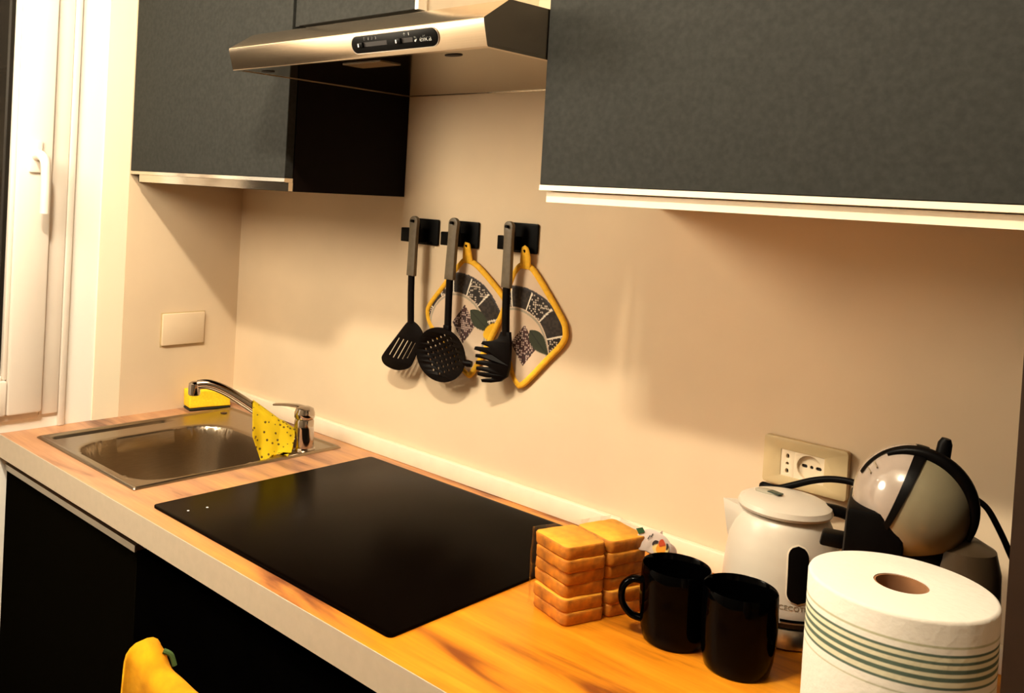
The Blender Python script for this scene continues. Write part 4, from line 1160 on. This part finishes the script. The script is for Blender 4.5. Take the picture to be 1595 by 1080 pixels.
# its cable to the left, ending behind the kettle by the socket
bm = bmesh.new()
tube(bm, spline([(1.610, -0.075, 0.196), (1.588, -0.055, 0.204), (1.562, -0.050, 0.2065), (1.5345, -0.050, 0.2035), (1.5085, -0.050, 0.1945), (1.4821, -0.050, 0.1810), (1.4620, -0.050, 0.1715), (1.446, -0.050, 0.1700), (1.4375, -0.047, 0.1690), (1.4350, -0.042, 0.160), (1.4370, -0.034, 0.120), (1.446, -0.030, 0.050), (1.452, -0.034, 0.0065)], 8), 0.0048, 10)
o = obj('power_cord', bm, M['plastic_black']); tag(o, 'black power cord crossing in front of the wall socket above the kettle lid', 'cord')
bm = bmesh.new()
tube(bm, spline([(1.7100, -0.128, 0.2480), (1.7240, -0.122, 0.2440), (1.7385, -0.120, 0.2350), (1.7515, -0.118, 0.2136), (1.7626, -0.116, 0.1903), (1.774, -0.112, 0.160), (1.782, -0.108, 0.10), (1.785, -0.100, 0.0055)], 7), 0.0036, 10)
o = obj('machine_cord', bm, M['plastic_black'], t); o['label'] = 'black cord curving down behind the machine'

# ------------------------------------------------------------------ kitchen roll
RX, RY, RR, RH = 1.767, -0.5205, 0.0735, 0.2600
t = thing('kitchen_roll', (RX, RY, 0), 'large white kitchen paper roll with green stripes in the right foreground', 'paper roll')
bm = lathe(bmesh.new(), [(0.0215, 0.001), (RR-0.002, 0.001), (RR, 0.004), (RR, RH-0.003), (RR-0.0010, RH-0.0008), (RR-0.003, RH), (0.0215, RH-0.0004), (0.0215, 0.001)], (0, 0, 0), 96, cap0=False, cap1=False)
bmesh.ops.remove_doubles(bm, verts=bm.verts, dist=1e-6)
obj('paper', bm, M['stripes'], t, local=True, ang=45)
bm = lathe(bmesh.new(), [(0.0212, 0.0012), (0.0212, RH-0.001), (0.0198, RH-0.001), (0.0198, 0.0012), (0.0212, 0.0012)], (0, 0, 0), 48, cap0=False, cap1=False)
bmesh.ops.remove_doubles(bm, verts=bm.verts, dist=1e-6)
obj('cardboard_core', bm, M['card'], t, local=True, ang=45)['label'] = 'brown cardboard core'

# ------------------------------------------------------------------ chair with a towel over its back
t = thing('chair', (1.175, -0.92, -H), 'dark chair under the yellow towel in the bottom left foreground', 'chair')
cxa, cxb, cyb, ctop = 0.965, 1.385, -0.770, -0.095
for px_ in (cxa+0.016, cxb-0.016):
    obj('back_post', B(px_-0.016, px_+0.016, cyb-0.016, cyb+0.016, -H+0.0005, ctop, bev=0.004), M['chair'], t)
    obj('leg', B(px_-0.015, px_+0.015, cyb-0.40, cyb-0.37, -H+0.0005, -0.465, bev=0.003), M['chair'], t)
obj('top_rail', B(cxa+0.0325, cxb-0.0325, cyb-0.011, cyb+0.011, ctop-0.095, ctop-0.012, bev=0.004), M['chair'], t)
obj('lower_rail', B(cxa+0.0325, cxb-0.0325, cyb-0.010, cyb+0.010, -0.30, -0.25, bev=0.004), M['chair'], t)
obj('seat', B(cxa, cxb, cyb-0.41, cyb-0.0165, -0.4645, -0.435, bev=0.006), M['chair'], t)
# towel
bm = bmesh.new(); NA, NB = 44, 56
def towel(a, b_):
    x = 0.945+0.30*a**1.25
    bump = -0.032-0.019*(1/(1+math.exp(-(a-0.17)*30)))-0.008*min(1, a*1.6)
    bb = 2*b_-1
    r = 0.0215
    if abs(bb) < 0.14: th = bb/0.14*pi/2; y = cyb+r*sin(th)*-1; z = bump-r*(1-cos(th))
    else:
        s = (abs(bb)-0.14)/0.86
        y = cyb-(r+0.004*sin(a*11+1.5)*s+0.006*s)*(1 if bb > 0 else -1); z = bump-r-0.30*s
    e = max(0, 0.06-a)/0.06
    flare = -0.018*max(0, (bump-z))/0.15*(1-a)
    return Vector((x+flare+0.002*noise.noise(Vector((a*8, b_*9, 2))), y+0.004*e*(1 if bb > 0 else -1)*-1+0.003*noise.noise(Vector((a*7, b_*8, 5))), z))
V = [[bm.verts.new(towel(i/NA, j/NB)) for j in range(NB+1)] for i in range(NA+1)]
for i in range(NA):
    for j in range(NB): bm.faces.new((V[i][j], V[i+1][j], V[i+1][j+1], V[i][j+1]))
bmesh.ops.solidify(bm, geom=bm.faces[:], thickness=0.004)
t = thing('hand_towel', (1.08, cyb, -0.34), 'bright yellow towel draped over the chair back in the bottom left corner', 'towel')
obj('terry', bm, M['towel'], t, ang=70)
bm = bmesh.new()
tube(bm, spline([(0.972, cyb+0.012, -0.041), (0.979, cyb+0.0195, -0.046), (0.984, cyb+0.0225, -0.059)], 6), 0.0036, 8); obj('green_hem', bm, M['green_hem'], t)['label'] = 'green hem'

# ------------------------------------------------------------------ the lamp itself (above the frame)
t = thing('ceiling_lamp', (LAMP_X, LAMP_Y, ZC-0.03), 'bar shaped ceiling lamp with three bulbs above the kitchen', 'lamp')
obj('ceiling_bar', B(LAMP_X-0.14, LAMP_X+0.14, LAMP_Y-0.03, LAMP_Y+0.03, ZC-0.025, ZC-0.0005, bev=0.004), M['alu'], t)
for i in (-1, 0, 1):
    obj('bulb_holder', lathe(bmesh.new(), [(0.012, -0.060), (0.016, -0.055), (0.016, -0.0255)], (LAMP_X+0.075*i, LAMP_Y+0.02*i, ZC), 16), M['alu'], t)
    
t = thing('fill_fixture', (FILL[0], FILL[1], FILL[2]+0.205), 'added hanging fixture for the fill light, out of view', 'lamp')
obj('cord', tube(bmesh.new(), [(FILL[0], FILL[1], FILL[2]+0.25), (FILL[0], FILL[1], ZC-0.02)], 0.003, 8), M['plastic_black'], t)  # cord, cap and rose added around the unseen fill light
obj('fill_cap', lathe(bmesh.new(), [(0.05, 0.205), (0.045, 0.23), (0.012, 0.255)], (FILL[0], FILL[1], FILL[2]), 24), M['alu'], t)
obj('fill_ceiling_rose', lathe(bmesh.new(), [(0.05, -0.03), (0.055, -0.0005)], (FILL[0], FILL[1], ZC), 24), M['alu'], t)
